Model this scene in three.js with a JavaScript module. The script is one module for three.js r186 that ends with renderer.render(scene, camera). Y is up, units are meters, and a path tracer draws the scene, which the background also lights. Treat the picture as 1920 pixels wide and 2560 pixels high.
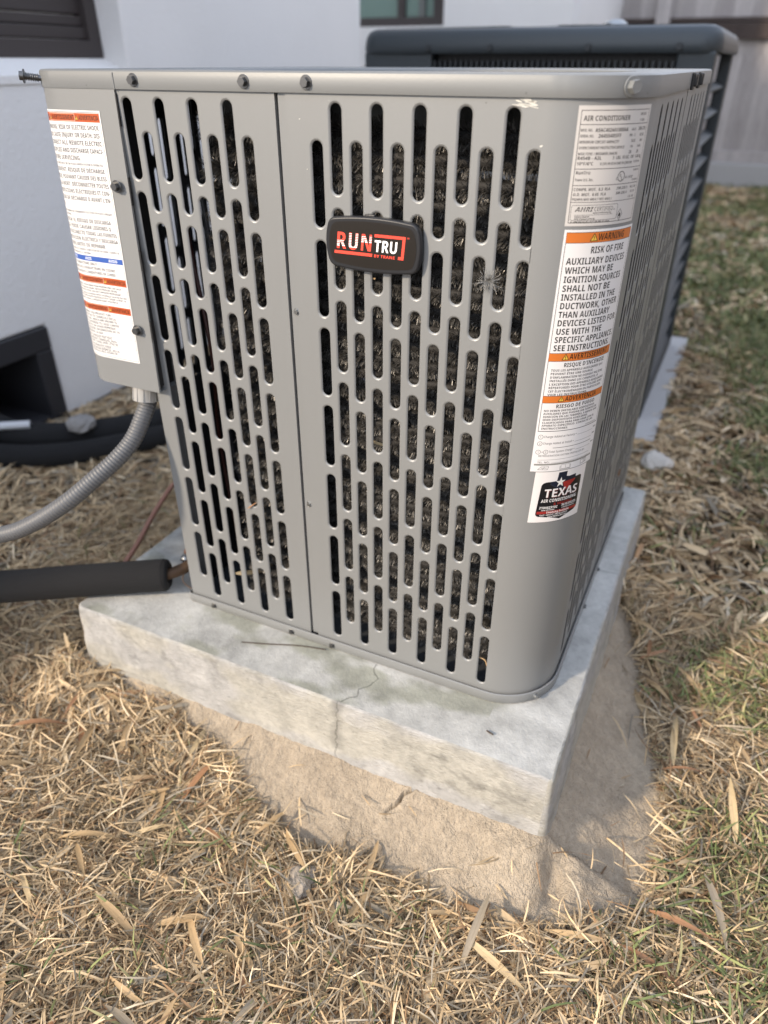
import * as THREE from 'three';
import { mergeGeometries, mergeVertices, toCreasedNormals } from 'three/addons/utils/BufferGeometryUtils.js';
import { RoundedBoxGeometry } from 'three/addons/geometries/RoundedBoxGeometry.js';

// ------------------------------------------------------------------ camera, sky, sun, exposure
const scene = new THREE.Scene();
const camera = new THREE.PerspectiveCamera(71.258, 0.75, 0.02, 200);
camera.rotation.order = 'YXZ';
camera.position.set(0.65695, 0.74752, 0.6957);
camera.rotation.set(-0.56148, 0.44095, 0.00227);
camera.focus = 0.78;
camera.userData.fStop = 3.5;
scene.add(camera);

const renderer = new THREE.WebGLRenderer({ antialias: true });
renderer.toneMapping = THREE.LinearToneMapping;
renderer.toneMappingExposure = 1.56;
renderer.outputColorSpace = THREE.SRGBColorSpace;
renderer.shadowMap.enabled = true;
renderer.shadowMap.type = THREE.PCFSoftShadowMap;

const SUN_EL = 27 * Math.PI / 180, SUN_AZ = 33 * Math.PI / 180;        // azimuth counted from +z towards -x
const sunDir = new THREE.Vector3(-Math.sin(SUN_AZ) * Math.cos(SUN_EL), Math.sin(SUN_EL), Math.cos(SUN_AZ) * Math.cos(SUN_EL));
{
  const w = 256, h = 128, data = new Float32Array(w * h * 4);
  for (let j = 0; j < h; j++) {
    const el = ((j + 0.5) / h - 0.5) * Math.PI;
    for (let i = 0; i < w; i++) {
      const u = (i + 0.5) / w, phi = (u - 0.5) * 2 * Math.PI;
      const d = new THREE.Vector3(Math.cos(el) * Math.cos(phi), Math.sin(el), Math.cos(el) * Math.sin(phi));
      const k = Math.pow(Math.max(0, Math.sin(Math.max(el, 0))), 0.55);
      const g = Math.max(0, d.dot(sunDir)), glow = 0.30 * Math.pow(g, 3) + 0.7 * Math.pow(g, 18);
      const c = [1.15 * (1 - k) + 0.72 * k, 1.18 * (1 - k) + 0.84 * k, 1.24 * (1 - k) + 1.10 * k];
      const o = (j * w + i) * 4;
      data[o] = c[0] + glow * 1.05; data[o + 1] = c[1] + glow * 0.95; data[o + 2] = c[2] + glow * 0.78; data[o + 3] = 1;
    }
  }
  const sky = new THREE.DataTexture(data, w, h, THREE.RGBAFormat, THREE.FloatType);
  sky.mapping = THREE.EquirectangularReflectionMapping; sky.magFilter = THREE.LinearFilter; sky.minFilter = THREE.LinearFilter;
  sky.needsUpdate = true;
  scene.background = sky; scene.environment = sky;
}
const sun = new THREE.DirectionalLight(0xffebd2, 3.1);
sun.position.copy(sunDir).multiplyScalar(12);
sun.target.position.set(0, 0, 0);
sun.castShadow = true; sun.shadow.radius = 7;
sun.shadow.mapSize.set(2048, 2048);
Object.assign(sun.shadow.camera, { left: -5, right: 5, top: 5, bottom: -5, near: 0.5, far: 30 });
scene.add(sun, sun.target);

// ------------------------------------------------------------------ helpers
function rng(seed) { let a = seed >>> 0; return () => { a = (a + 0x6D2B79F5) | 0; let t = Math.imul(a ^ (a >>> 15), 1 | a); t = (t + Math.imul(t ^ (t >>> 7), 61 | t)) ^ t; return ((t ^ (t >>> 14)) >>> 0) / 4294967296; }; }
const R0 = rng(11);
const lerp = (a, b, t) => a + (b - a) * t, clamp = (x, a, b) => Math.min(b, Math.max(a, x));
const sst = (a, b, x) => { const t = clamp((x - a) / (b - a), 0, 1); return t * t * (3 - 2 * t); };
function hash2(i, j, s) { let h = Math.imul(i, 374761393) ^ Math.imul(j, 668265263) ^ Math.imul(s, 2147483647 ^ 0x5bd1e995); h = Math.imul(h ^ (h >>> 13), 1274126177); return ((h ^ (h >>> 16)) >>> 0) / 4294967296; }
function vn(x, y, s = 0, per = 0) {                                     // value noise, optional period
  const i = Math.floor(x), j = Math.floor(y), fx = x - i, fy = y - j, u = fx * fx * (3 - 2 * fx), v = fy * fy * (3 - 2 * fy);
  const w = (k) => per ? ((k % per) + per) % per : k;
  return lerp(lerp(hash2(w(i), w(j), s), hash2(w(i + 1), w(j), s), u), lerp(hash2(w(i), w(j + 1), s), hash2(w(i + 1), w(j + 1), s), u), v);
}
function fbm(x, y, s, oct = 4, per = 0) { let a = 0, w = 0.5, t = 0; for (let k = 0; k < oct; k++) { a += w * vn(x, y, s + k * 17, per); t += w; x *= 2; y *= 2; per *= 2; w *= 0.5; } return a / t; }
function dataTex(w, h, f, { srgb = false, repeat = 1 } = {}) {
  const d = new Uint8Array(w * h * 4);
  for (let j = 0; j < h; j++) for (let i = 0; i < w; i++) {
    const c = f(i / w, j / h, i, j), o = (j * w + i) * 4;
    if (typeof c === 'number') { d[o] = d[o + 1] = d[o + 2] = clamp(c, 0, 1) * 255; }
    else { d[o] = clamp(c[0], 0, 1) * 255; d[o + 1] = clamp(c[1], 0, 1) * 255; d[o + 2] = clamp(c[2], 0, 1) * 255; }
    d[o + 3] = 255;
  }
  const t = new THREE.DataTexture(d, w, h, THREE.RGBAFormat);
  t.wrapS = t.wrapT = THREE.RepeatWrapping; t.magFilter = THREE.LinearFilter; t.minFilter = THREE.LinearMipmapLinearFilter; t.generateMipmaps = true;
  if (srgb) t.colorSpace = THREE.SRGBColorSpace;
  t.repeat.set(repeat, repeat); t.needsUpdate = true;
  return t;
}
const usedNames = new Map();
function numbered(n) { const k = usedNames.get(n) ?? 0; usedNames.set(n, k + 1); return k ? `${n}_${String(k).padStart(3, '0')}` : n; }
function shadow(o) { o.traverse((m) => { if (m.isMesh) { m.castShadow = true; m.receiveShadow = true; } }); return o; }
function mesh(name, geo, mat, parent) { const m = new THREE.Mesh(geo, mat); m.name = name; m.castShadow = m.receiveShadow = true; if (parent) parent.add(m); return m; }
function thing(name, label, category, pos = [0, 0, 0], group) { const o = new THREE.Group(); o.name = numbered(name); o.position.set(...pos); o.userData = { label, category }; if (group) o.userData.group = group; scene.add(o); return o; }
function tag(o, label, category, group, kind) { o.userData.label = label; if (category) o.userData.category = category; if (group) o.userData.group = group; if (kind) o.userData.kind = kind; return o; }
function top(name, geo, mat, label, category, group, kind) { const m = mesh(numbered(name), geo, mat); tag(m, label, category, group, kind); scene.add(m); return m; }
function geoFrom(pos, idx, uv) { const g = new THREE.BufferGeometry(); g.setAttribute('position', new THREE.Float32BufferAttribute(pos, 3)); if (uv) g.setAttribute('uv', new THREE.Float32BufferAttribute(uv, 2)); g.setIndex(idx); g.computeVertexNormals(); return g; }
function box(x0, x1, y0, y1, z0, z1, r = 0) { const w = x1 - x0, h = y1 - y0, d = z1 - z0; const g = r ? new RoundedBoxGeometry(w, h, d, 2, Math.min(r, w / 2.01, h / 2.01, d / 2.01)) : new THREE.BoxGeometry(w, h, d); g.translate((x0 + x1) / 2, (y0 + y1) / 2, (z0 + z1) / 2); return g; }
function metricUV(g, s = 1) {                                           // box-projected uv in metres
  const n = g.index ? g.toNonIndexed() : g; n.computeVertexNormals();
  const p = n.attributes.position, m = n.attributes.normal, uv = new Float32Array(p.count * 2);
  for (let i = 0; i < p.count; i += 3) {
    const ax = Math.abs(m.getX(i)), ay = Math.abs(m.getY(i)), az = Math.abs(m.getZ(i));
    for (let k = i; k < i + 3; k++) { const x = p.getX(k), y = p.getY(k), z = p.getZ(k); const c = ay >= ax && ay >= az ? [x, z] : ax >= az ? [z, y] : [x, y]; uv[k * 2] = c[0] * s; uv[k * 2 + 1] = c[1] * s; }
  }
  n.setAttribute('uv', new THREE.BufferAttribute(uv, 2)); return n;
}
// rounded rectangle outline in x/z; radii front-left, front-right, back-right, back-left; front is +z
function outline(x0, x1, z0, z1, [fl, fr, br, bl], seg = 14) {
  const P = [], arc = (cx, cz, r, a0) => { for (let k = 0; k <= seg; k++) { const a = a0 + (k / seg) * Math.PI / 2; P.push({ x: cx + r * Math.sin(a), z: cz + r * Math.cos(a), nx: Math.sin(a), nz: Math.cos(a) }); } };
  arc(x1 - fr, z1 - fr, fr, 0); arc(x1 - br, z0 + br, br, Math.PI / 2); arc(x0 + bl, z0 + bl, bl, Math.PI); arc(x0 + fl, z1 - fl, fl, Math.PI * 1.5);
  P.push({ ...P[0] });
  let s = 0; P.forEach((p, i) => { if (i) s += Math.hypot(p.x - P[i - 1].x, p.z - P[i - 1].z); p.s = s; });
  return P;
}
function sweep(P, prof, crease = 0.6) {
  const pos = [], uv = [], idx = [], n = prof.length; let t = 0; const ts = prof.map((q, k) => k ? (t += Math.hypot(q[0] - prof[k - 1][0], q[1] - prof[k - 1][1])) : 0);
  for (const p of P) prof.forEach((q, k) => { pos.push(p.x + p.nx * q[0], q[1], p.z + p.nz * q[0]); uv.push(p.s, ts[k]); });
  for (let i = 0; i < P.length - 1; i++) for (let k = 0; k < n - 1; k++) { const a = i * n + k, b = a + 1, c = a + n, d = c + 1; idx.push(a, c, b, b, c, d); }
  const g = geoFrom(pos, idx, uv);
  return crease ? toCreasedNormals(g, crease) : g;
}
function tube(pts, r, seg = 40, rad = 12) { return new THREE.TubeGeometry(new THREE.CatmullRomCurve3(pts.map((p) => new THREE.Vector3(...p))), seg, r, rad, false); }
const std = (c, rough, extra = {}) => new THREE.MeshStandardMaterial({ color: Array.isArray(c) ? new THREE.Color().setRGB(...c) : c, roughness: rough, ...extra });

// ------------------------------------------------------------------ textures and materials
const paintMap = dataTex(1024, 1024, (u, v, i, j) => {
  let b = 0.93 + 0.035 * fbm(u * 6, v * 6, 3, 4, 6) + 0.02 * hash2(i, j, 5);
  const cx = Math.floor(i / 16), cy = Math.floor(j / 16);
  if (hash2(cx, cy, 9) > 0.992) { const px = hash2(cx, cy, 10) * 12 + 2, py = hash2(cx, cy, 12) * 12 + 2, r = 0.7 + 1.1 * hash2(cx, cy, 13); if (Math.hypot(i % 16 - px, j % 16 - py) < r) b *= hash2(cx, cy, 14) > 0.4 ? 1.25 : 0.6; }
  return [b * 0.78, b * 0.78, b * 0.78];
}, { repeat: 2 });
const paintBump = dataTex(512, 512, (u, v, i, j) => 0.6 * fbm(u * 90, v * 90, 21, 2, 90) + 0.4 * hash2(i, j, 22), { repeat: 6 });
const PAINT = std([0.314, 0.323, 0.322], 0.42, { map: paintMap, bumpMap: paintBump, bumpScale: 0.00005, metalness: 0.18 });
const CAPPAINT = std([0.282, 0.292, 0.291], 0.40, { map: paintMap, bumpMap: paintBump, bumpScale: 0.00004, metalness: 0.18 });
const STEEL = std([0.34, 0.35, 0.35], 0.32, { metalness: 0.9 });
const DARKSTEEL = std([0.14, 0.14, 0.14], 0.32, { metalness: 0.85 });
const BLACK = std([0.012, 0.012, 0.013], 0.5);
const INSIDE = std([0.05, 0.055, 0.06], 0.5, { metalness: 0.3 });
const concreteTone = (x, z) => {
  const a = fbm(x * 9 + 3, z * 9, 31, 5), b = fbm(x * 34, z * 34 + 7, 37, 4), c = fbm(x * 160, z * 160, 41, 3);
  return [a, b, c];
};
const crackTop = [[0.318, 0.005], [0.322, 0.02], [0.333, 0.03], [0.330, 0.046], [0.318, 0.06], [0.322, 0.073], [0.308, 0.085], [0.3, 0.1]];
function segDist(px, py, L) { let d = 9; for (let k = 1; k < L.length; k++) { const [ax, ay] = L[k - 1], [bx, by] = L[k]; const t = clamp(((px - ax) * (bx - ax) + (py - ay) * (by - ay)) / ((bx - ax) ** 2 + (by - ay) ** 2), 0, 1); d = Math.min(d, Math.hypot(px - ax - t * (bx - ax), py - ay - t * (by - ay))); } return d; }
const PADX0 = -0.181, PADX1 = 0.604, PADZ0 = -0.689, PADZ1 = 0.0955, PADH = 0.1;
const padTopMap = dataTex(1024, 1024, (u, v, i, j) => {
  const x = lerp(PADX0, PADX1, u), z = lerp(PADZ0, PADZ1, v), [a, b, c] = concreteTone(x, z);
  let g = 0.40 + 0.30 * (a - 0.5) + 0.22 * (b - 0.5) + 0.10 * (c - 0.5), r = 1, bl = 0.98;
  const st = sst(0.5, 0.72, fbm(x * 14 + 1, z * 22 + 5, 51, 4) + 0.28 * sst(0.06, 0, Math.abs(z - 0.012)) * (x > 0 && x < 0.5 ? 1 : 0)) * sst(0.56, 0.48, x);   // olive water stain with a ragged outline
  g *= 1 - 0.30 * st; bl -= 0.10 * st; r -= 0.015 * st;
  if (hash2(i, j, 61) > 0.9985) g *= 0.5;
  const d = segDist(x + 0.003 * (vn(x * 200, z * 200, 63) - 0.5), z, crackTop); g *= 1 - 0.55 * sst(0.0014, 0.0003, d);
  const d2 = segDist(x + 0.004 * (vn(x * 120, z * 120, 64) - 0.5), z, [[0.49, -0.36], [0.605, -0.372]]); g *= 1 - 0.35 * sst(0.0016, 0.0004, d2);
  return [g * r * 0.99, g, g * bl * 0.975];
}, {});
const PADPER = 2 * (PADX1 - PADX0 + PADZ1 - PADZ0) - (0.012 + 0.006 + 0.01 + 0.012) * (2 - Math.PI / 2);
const padSideMap = dataTex(2048, 256, (u, v, i, j) => {
  const s = u * 3.2, y = v * 0.13, [a, b, c] = concreteTone(s, y + 5);
  const cream = sst(0.38, 0.62, fbm(s * 10, y * 18, 71, 4)), mould = sst(0.52, 0.78, fbm(s * 60, y * 90, 77, 4)) * sst(0.35, 0.6, fbm(s * 9, y * 14, 79, 3)), fx = PADX1 - 0.006 - (PADPER - s);
  let g = 0.44 + 0.2 * (b - 0.5) + 0.14 * (c - 0.5);
  g *= 1 - 0.30 * mould;
  const cr = Math.abs(fx - 0.3 + 0.006 * (vn(y * 120, 1, 83) - 0.5)); g *= 1 - 0.5 * sst(0.0012, 0.0003, cr); g *= 1 - 0.30 * sst(0.014, 0.002, cr + 0.012 * (fbm(fx * 90, y * 60, 85, 3) - 0.5)) * (y < 0.09 ? 1 : 0);
  const pit = hash2(i >> 1, j >> 1, 81) > 0.9978 ? 0.55 : 1;
  g *= pit;
  return [g * (1 + 0.04 * cream), g * (0.99 + 0.015 * cream), g * (0.955 - 0.07 * cream)];
}, {});
const concBump = dataTex(512, 512, (u, v, i, j) => 0.5 * fbm(u * 24, v * 24, 91, 5, 24) + 0.3 * fbm(u * 96, v * 96, 93, 2, 96) + 0.2 * hash2(i, j, 95), { repeat: 3 });
const PADTOP = std([1, 1, 1], 0.85, { map: padTopMap, bumpMap: concBump, bumpScale: 0.0012 });
const PADSIDE = std([1, 1, 1], 0.9, { map: padSideMap, bumpMap: concBump, bumpScale: 0.0025 });
const CONC = std([0.42, 0.42, 0.42], 0.9, { bumpMap: concBump, bumpScale: 0.002 });
const soilMap = dataTex(1024, 1024, (u, v, i, j) => {
  const a = fbm(u * 8, v * 8, 101, 5, 8), b = fbm(u * 60, v * 60, 103, 3, 60), h = hash2(i, j, 105), h2 = hash2(i >> 1, j >> 1, 107);
  let g = 0.80 + 0.28 * (a - 0.5) + 0.30 * (b - 0.5) + 0.12 * (h - 0.5); if (h2 > 0.985) g *= 0.55; if (h2 < 0.012) g *= 1.3;
  return [g, g * 0.985, g * 0.96];
}, { repeat: 2.2 });
const soilBump = dataTex(1024, 1024, (u, v, i, j) => 0.45 * fbm(u * 26, v * 26, 111, 5, 26) + 0.35 * fbm(u * 110, v * 110, 113, 2, 110) + 0.2 * hash2(i >> 1, j >> 1, 115), { repeat: 2.2 });
const SOIL = std([1, 1, 1], 0.95, { map: soilMap, bumpMap: soilBump, bumpScale: 0.007, vertexColors: true });
const stuccoBump = dataTex(512, 512, (u, v, i, j) => 0.7 * fbm(u * 60, v * 60, 121, 4, 60) + 0.3 * hash2(i, j, 122), { repeat: 2 });
const stuccoMap = dataTex(512, 512, (u, v) => { const g = 0.93 + 0.1 * (fbm(u * 5, v * 5, 125, 5, 5) - 0.5); return [g, g, g]; }, { repeat: 0.5 });
const STUCCO = std([0.84, 0.83, 0.815], 0.95, { map: stuccoMap, bumpMap: stuccoBump, bumpScale: 0.0016 });
const woodMap = dataTex(512, 512, (u, v, i, j) => { const g = 0.72 + 0.35 * (fbm(u * 40, v * 3, 131, 4, 0) - 0.5) + 0.18 * (hash2(i, j >> 4, 133) - 0.5); return [g, g * 0.97, g * 0.95]; }, { repeat: 1 });
const woodTone = [[0.56, 0.54, 0.54], [0.64, 0.62, 0.62], [0.50, 0.48, 0.48]].map((c) => std(c, 0.9, { map: woodMap }));
const RAILWOOD = std([0.085, 0.066, 0.060], 0.9, { map: woodMap });
const POSTWOOD = std([0.24, 0.17, 0.12], 0.9, { map: woodMap });
const BROWNFRAME = std([0.042, 0.034, 0.033], 0.55);
const GLASS = new THREE.MeshPhysicalMaterial({ color: new THREE.Color().setRGB(0.85, 0.93, 0.9), roughness: 0.05, transmission: 1, thickness: 0 });

// ------------------------------------------------------------------ ground
const soilPx = [[-0.30, 0.06], [-0.20, 0.105], [-0.12, 0.118], [-0.05, 0.125], [0.03, 0.128], [0.10, 0.140], [0.165, 0.155], [0.20, 0.195], [0.26, 0.205], [0.33, 0.215], [0.375, 0.200], [0.43, 0.205], [0.50, 0.215], [0.57, 0.212], [0.63, 0.190], [0.70, 0.14], [0.755, 0.08], [0.765, -0.01], [0.748, -0.09], [0.725, -0.17], [0.70, -0.26], [0.675, -0.35], [0.645, -0.42], [0.60, -0.46], [0.55, -0.3], [0.3, -0.1], [-0.1, -0.1]];
function inPoly(x, z) { let c = false; for (let i = 0, j = soilPx.length - 1; i < soilPx.length; j = i++) { const [xi, zi] = soilPx[i], [xj, zj] = soilPx[j]; if ((zi > z) !== (zj > z) && x < (xj - xi) * (z - zi) / (zj - zi) + xi) c = !c; } return c; }
function soilness(x, z) {                                               // 1 inside the bare-soil patch, 0 outside
  const d = segDist(x, z, [...soilPx, soilPx[0]]), sgn = inPoly(x, z) ? 1 : -1;
  return sst(-0.010, 0.010, sgn * d + 0.03 * (fbm(x * 28, z * 28, 201, 3) - 0.5));
}
function padDist(x, z) { const dx = Math.max(PADX0 - x, 0, x - PADX1), dz = Math.max(PADZ0 - z, 0, z - PADZ1); return Math.hypot(dx, dz); }
function groundY(x, z) {
  const d = padDist(x, z);
  let y = -0.172 + 0.012 * (fbm(x * 3, z * 3, 211, 3) - 0.5);
  const front = z > PADZ1 - 0.01;
  const w = front ? 0.10 + 0.04 * sst(0.1, 0.5, x) : x > PADX1 ? 0.10 : 0.05;
  const lift = front ? 0.070 : 0.062;
  if (x > -0.3) y += lift * Math.pow(1 - clamp(d / w, 0, 1), 1.35);
  y -= 0.030 * Math.exp(-(((x - 0.630) / 0.016) ** 2 + ((z - 0.125) / 0.035) ** 2));       // washed-out hollow at the slab corner
  y += 0.010 * Math.exp(-(((x - 0.585) / 0.03) ** 2 + ((z - 0.128) / 0.02) ** 2));
  const near = Math.exp(-((x - 0.4) ** 2 + z * z) / 2);
  y += near * (0.012 * (fbm(x * 18, z * 18, 213, 4) - 0.5) + 0.006 * (fbm(x * 75, z * 75, 215, 2) - 0.5));
  const dc = segDist(x + 0.006 * (vn(x * 60, z * 60, 217) - 0.5), z, [[0.425, 0.100], [0.413, 0.112], [0.412, 0.120], [0.396, 0.135]]);
  y -= 0.016 * sst(0.0030, 0.0006, dc) * sst(0.392, 0.408, x);
  y += 0.02 * sst(-1.2, -4, z) * 0;
  return y;
}
{
  const axis = (a, b, step, lo, hi, f0, f1) => { const L = []; for (let v = a; v <= b + 1e-9; v += v > f0 && v < f1 ? 0.0016 : step) L.push(v); let s = step, v = b; while (v < hi) { s *= 1.35; v += s; L.push(Math.min(v, hi)); } s = step; v = a; while (v > lo) { s *= 1.35; v -= s; L.unshift(Math.max(v, lo)); } return L; };
  const xs = axis(-0.6, 1.15, 0.0065, -40, 40, 0.385, 0.435), zs = axis(-0.75, 0.72, 0.0065, -40, 40, 0.095, 0.15);
  const pos = [], uv = [], col = [], idx = [];
  for (const z of zs) for (const x of xs) {
    pos.push(x, groundY(x, z), z); uv.push(x, z);
    const s = x > -0.4 && x < 0.9 && z > -0.6 && z < 0.4 ? soilness(x, z) : 0, n = fbm(x * 7, z * 7, 221, 3) - 0.5;
    const sand = [0.455 + 0.1 * n, 0.385 + 0.09 * n, 0.295 + 0.07 * n], humus = [0.10 + 0.06 * n, 0.075 + 0.045 * n, 0.05 + 0.03 * n];
    col.push(lerp(humus[0], sand[0], s), lerp(humus[1], sand[1], s), lerp(humus[2], sand[2], s));
  }
  const W = xs.length;
  for (let j = 0; j < zs.length - 1; j++) for (let i = 0; i < W - 1; i++) { const a = j * W + i; idx.push(a, a + W, a + 1, a + 1, a + W, a + W + 1); }
  const g = geoFrom(pos, idx, uv); g.setAttribute('color', new THREE.Float32BufferAttribute(col, 3));
  const m = mesh('ground', g, SOIL); m.userData = { kind: 'structure', label: 'sandy soil and dry lawn around the concrete slabs' }; scene.add(m);
}

// ------------------------------------------------------------------ concrete pad under the grey unit
function makePad(name, label, x0, x1, z0, z1, y0, y1, flare, matTop, matSide) {
  const P = outline(x0, x1, z0, z1, [0.012, 0.006, 0.01, 0.012], 5), Q = [];
  for (let i = 0; i < P.length - 1; i++) { const a = P[i], b = P[i + 1], n = Math.max(1, Math.round(Math.hypot(b.x - a.x, b.z - a.z) / 0.008)); for (let k = 0; k < n; k++) { const t = k / n; Q.push({ x: lerp(a.x, b.x, t), z: lerp(a.z, b.z, t), nx: lerp(a.nx, b.nx, t), nz: lerp(a.nz, b.nz, t), s: lerp(a.s, b.s, t) }); } }
  Q.push({ ...P[P.length - 1] });
  const prof = [[-0.0035, y1], [-0.0008, y1 - 0.0012], [0, y1 - 0.004]]; for (let k = 1; k <= 8; k++) prof.push([flare * k / 8, lerp(y1 - 0.004, y0, k / 8)]);
  const g = sweep(Q, prof, 0), p = g.attributes.position, n = prof.length;
  for (let i = 0; i < p.count; i++) {
    const q = Q[Math.floor(i / n) % (Q.length - 1)], k = i % n, y = p.getY(i);
    const d = (k < 3 ? 0.0016 : 0.004) * (fbm(q.s * 40, y * 40 + 3, 301, 3) - 0.5);
    p.setXYZ(i, p.getX(i) + q.nx * d, y - (k < 2 ? 0.0022 * Math.max(0, fbm(q.s * 60, 1, 303, 3) - 0.45) : 0), p.getZ(i) + q.nz * d);
  }
  for (let i = 0; i < g.attributes.uv.count; i++) g.attributes.uv.setXY(i, g.attributes.uv.getX(i) / 3.2, g.attributes.uv.getY(i) / 0.13);
  g.computeVertexNormals();
  const tp = [], tu = []; for (let i = 0; i < Q.length - 1; i++) { tp.push(p.getX(i * n), p.getY(i * n), p.getZ(i * n)); }
  const N = Q.length - 1, cx = (x0 + x1) / 2, cz = (z0 + z1) / 2, pos = [], idx = [], rings = 6;
  for (let r = 0; r <= rings; r++) for (let i = 0; i < N; i++) { const t = 1 - r / rings * 0.999; pos.push(lerp(cx, tp[i * 3], t), r ? y1 : tp[i * 3 + 1], lerp(cz, tp[i * 3 + 2], t)); }
  for (let r = 0; r < rings; r++) for (let i = 0; i < N; i++) { const a = r * N + i, b = r * N + (i + 1) % N; idx.push(a, b, a + N, b, b + N, a + N); }
  for (let i = 0; i < pos.length / 3; i++) tu.push((pos[i * 3] - x0) / (x1 - x0), (pos[i * 3 + 2] - z0) / (z1 - z0));
  const t = geoFrom(pos, idx, tu);
  const m = top(name, mergeGeometries([t, g], true), [matTop, matSide], label, 'concrete slab');
  return m;
}
makePad('concrete_pad', 'stained pale concrete slab carrying the grey air conditioner', PADX0, PADX1, PADZ0, PADZ1, -0.135, 0, 0.008, PADTOP, PADSIDE);

// ------------------------------------------------------------------ the grey air conditioner
const ac = thing('air_conditioner', 'grey slotted metal air conditioner with white warning labels and a black badge', 'air conditioner', [0, 0, 0]);
const XR = 0.562, XL = -0.134, ZB = -0.645, RC = 0.08, YB = 0.0168, YT = 0.7225, RL = 0.05;
const SEAM = 0.2068;
const SLEN = 0.082, PITCH = 0.0955, DX = 0.0223;
function stadium(cx, yt, hw, grow, seg = 7) {                          // slot outline, counted clockwise; grow widens it
  const L = [], r = hw + grow, c1 = yt - hw, c0 = yt - SLEN + hw;
  for (let k = 0; k <= seg; k++) { const a = Math.PI * k / seg; L.push([cx + r * Math.cos(a), c1 + r * Math.sin(a)]); }
  for (let k = 0; k <= seg; k++) { const a = Math.PI + Math.PI * k / seg; L.push([cx + r * Math.cos(a), c0 + r * Math.sin(a)]); }
  return L;
}
function slotPanel(u0, u1, y0, y1, cols, HW = 0.0062, LIP = 0.0022, DEPTH = 1) {                              // cols: [u, upper?]; flat sheet in u/y facing +z, pressed lips turned inwards
  const sh = new THREE.Shape([[u0, y0], [u1, y0], [u1, y1], [u0, y1]].map((p) => new THREE.Vector2(...p)));
  const lips = [];
  for (const [u, up] of cols) for (let r = 0; r < 7; r++) {
    const yt = (up ? 0.7146 : 0.6815) - PITCH * r;
    sh.holes.push(new THREE.Path(stadium(u, yt, HW, LIP).reverse().map((p) => new THREE.Vector2(...p))));
    const prof = [[LIP, 0], [LIP * 0.62, -0.0003 * DEPTH], [LIP * 0.28, -0.0008 * DEPTH], [0.0001, -0.0013 * DEPTH], [0, -0.0017 * DEPTH]], pos = [], uv = [], idx = [];
    prof.forEach(([g, z]) => stadium(u, yt, HW, g).forEach(([x, y]) => { pos.push(x, y, z); uv.push(x, y); }));
    const n = pos.length / 3 / prof.length;
    for (let k = 0; k < prof.length - 1; k++) for (let i = 0; i < n; i++) { const a = k * n + i, b = k * n + (i + 1) % n; idx.push(a, b, a + n, b, b + n, a + n); }
    lips.push(geoFrom(pos, idx, uv));
  }
  const f = new THREE.ShapeGeometry(sh);
  return mergeGeometries([f, ...lips]);
}
const edgeFold = (x, y0, y1, z, dir) => { const g = new THREE.PlaneGeometry(0.012, y1 - y0); g.rotateY(dir * Math.PI / 2); g.translate(x, (y0 + y1) / 2, z - 0.006); return g; };
{
  const cols = []; for (let c = 0; c < 8; c++) cols.push([0.0138 + DX * c, c % 2 === 0]);
  const g = mergeGeometries([slotPanel(-0.0155, SEAM, YB - 0.006, YT + 0.004, cols), edgeFold(SEAM, YB, YT, 0, 1), edgeFold(-0.0155, YB, YT, 0, -1)]);
  mesh('front_panel', g, PAINT, ac);
}
// path of the wrapped panel: s = 0 where the corner bend starts
function wrap(s, off = 0) { if (s < 0) return [XR - RC + s, off, 0, 1]; const L = RC * Math.PI / 2; if (s > L) return [XR + off, -RC - (s - L), 1, 0]; const a = s / RC; return [XR - RC + (RC + off) * Math.sin(a), -RC + (RC + off) * Math.cos(a), Math.sin(a), Math.cos(a)]; }
function patch(path, s0, s1, y0, y1, off, nS = 24, skew = 0) {         // sheet bent along a path; uv 0..1
  const pos = [], nor = [], uv = [], idx = [];
  for (let j = 0; j <= 1; j++) for (let i = 0; i <= nS; i++) { const t = i / nS, s = lerp(s0, s1, t) + (j ? skew : 0), [x, z, nx, nz] = path(s, off); pos.push(x, j ? y1 : y0, z); nor.push(nx, 0, nz); uv.push(t, j); }
  for (let i = 0; i < nS; i++) { const a = i, b = i + nS + 1; idx.push(a, a + 1, b, a + 1, b + 1, b); }
  const g = new THREE.BufferGeometry(); g.setAttribute('position', new THREE.Float32BufferAttribute(pos, 3)); g.setAttribute('normal', new THREE.Float32BufferAttribute(nor, 3)); g.setAttribute('uv', new THREE.Float32BufferAttribute(uv, 2)); g.setIndex(idx); return g;
}
const SIDESEAM = -0.349;
function onSide(g) { const h = g.clone(); h.rotateY(Math.PI / 2); h.translate(XR, 0, 0); return h; }   // u = -z
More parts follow.
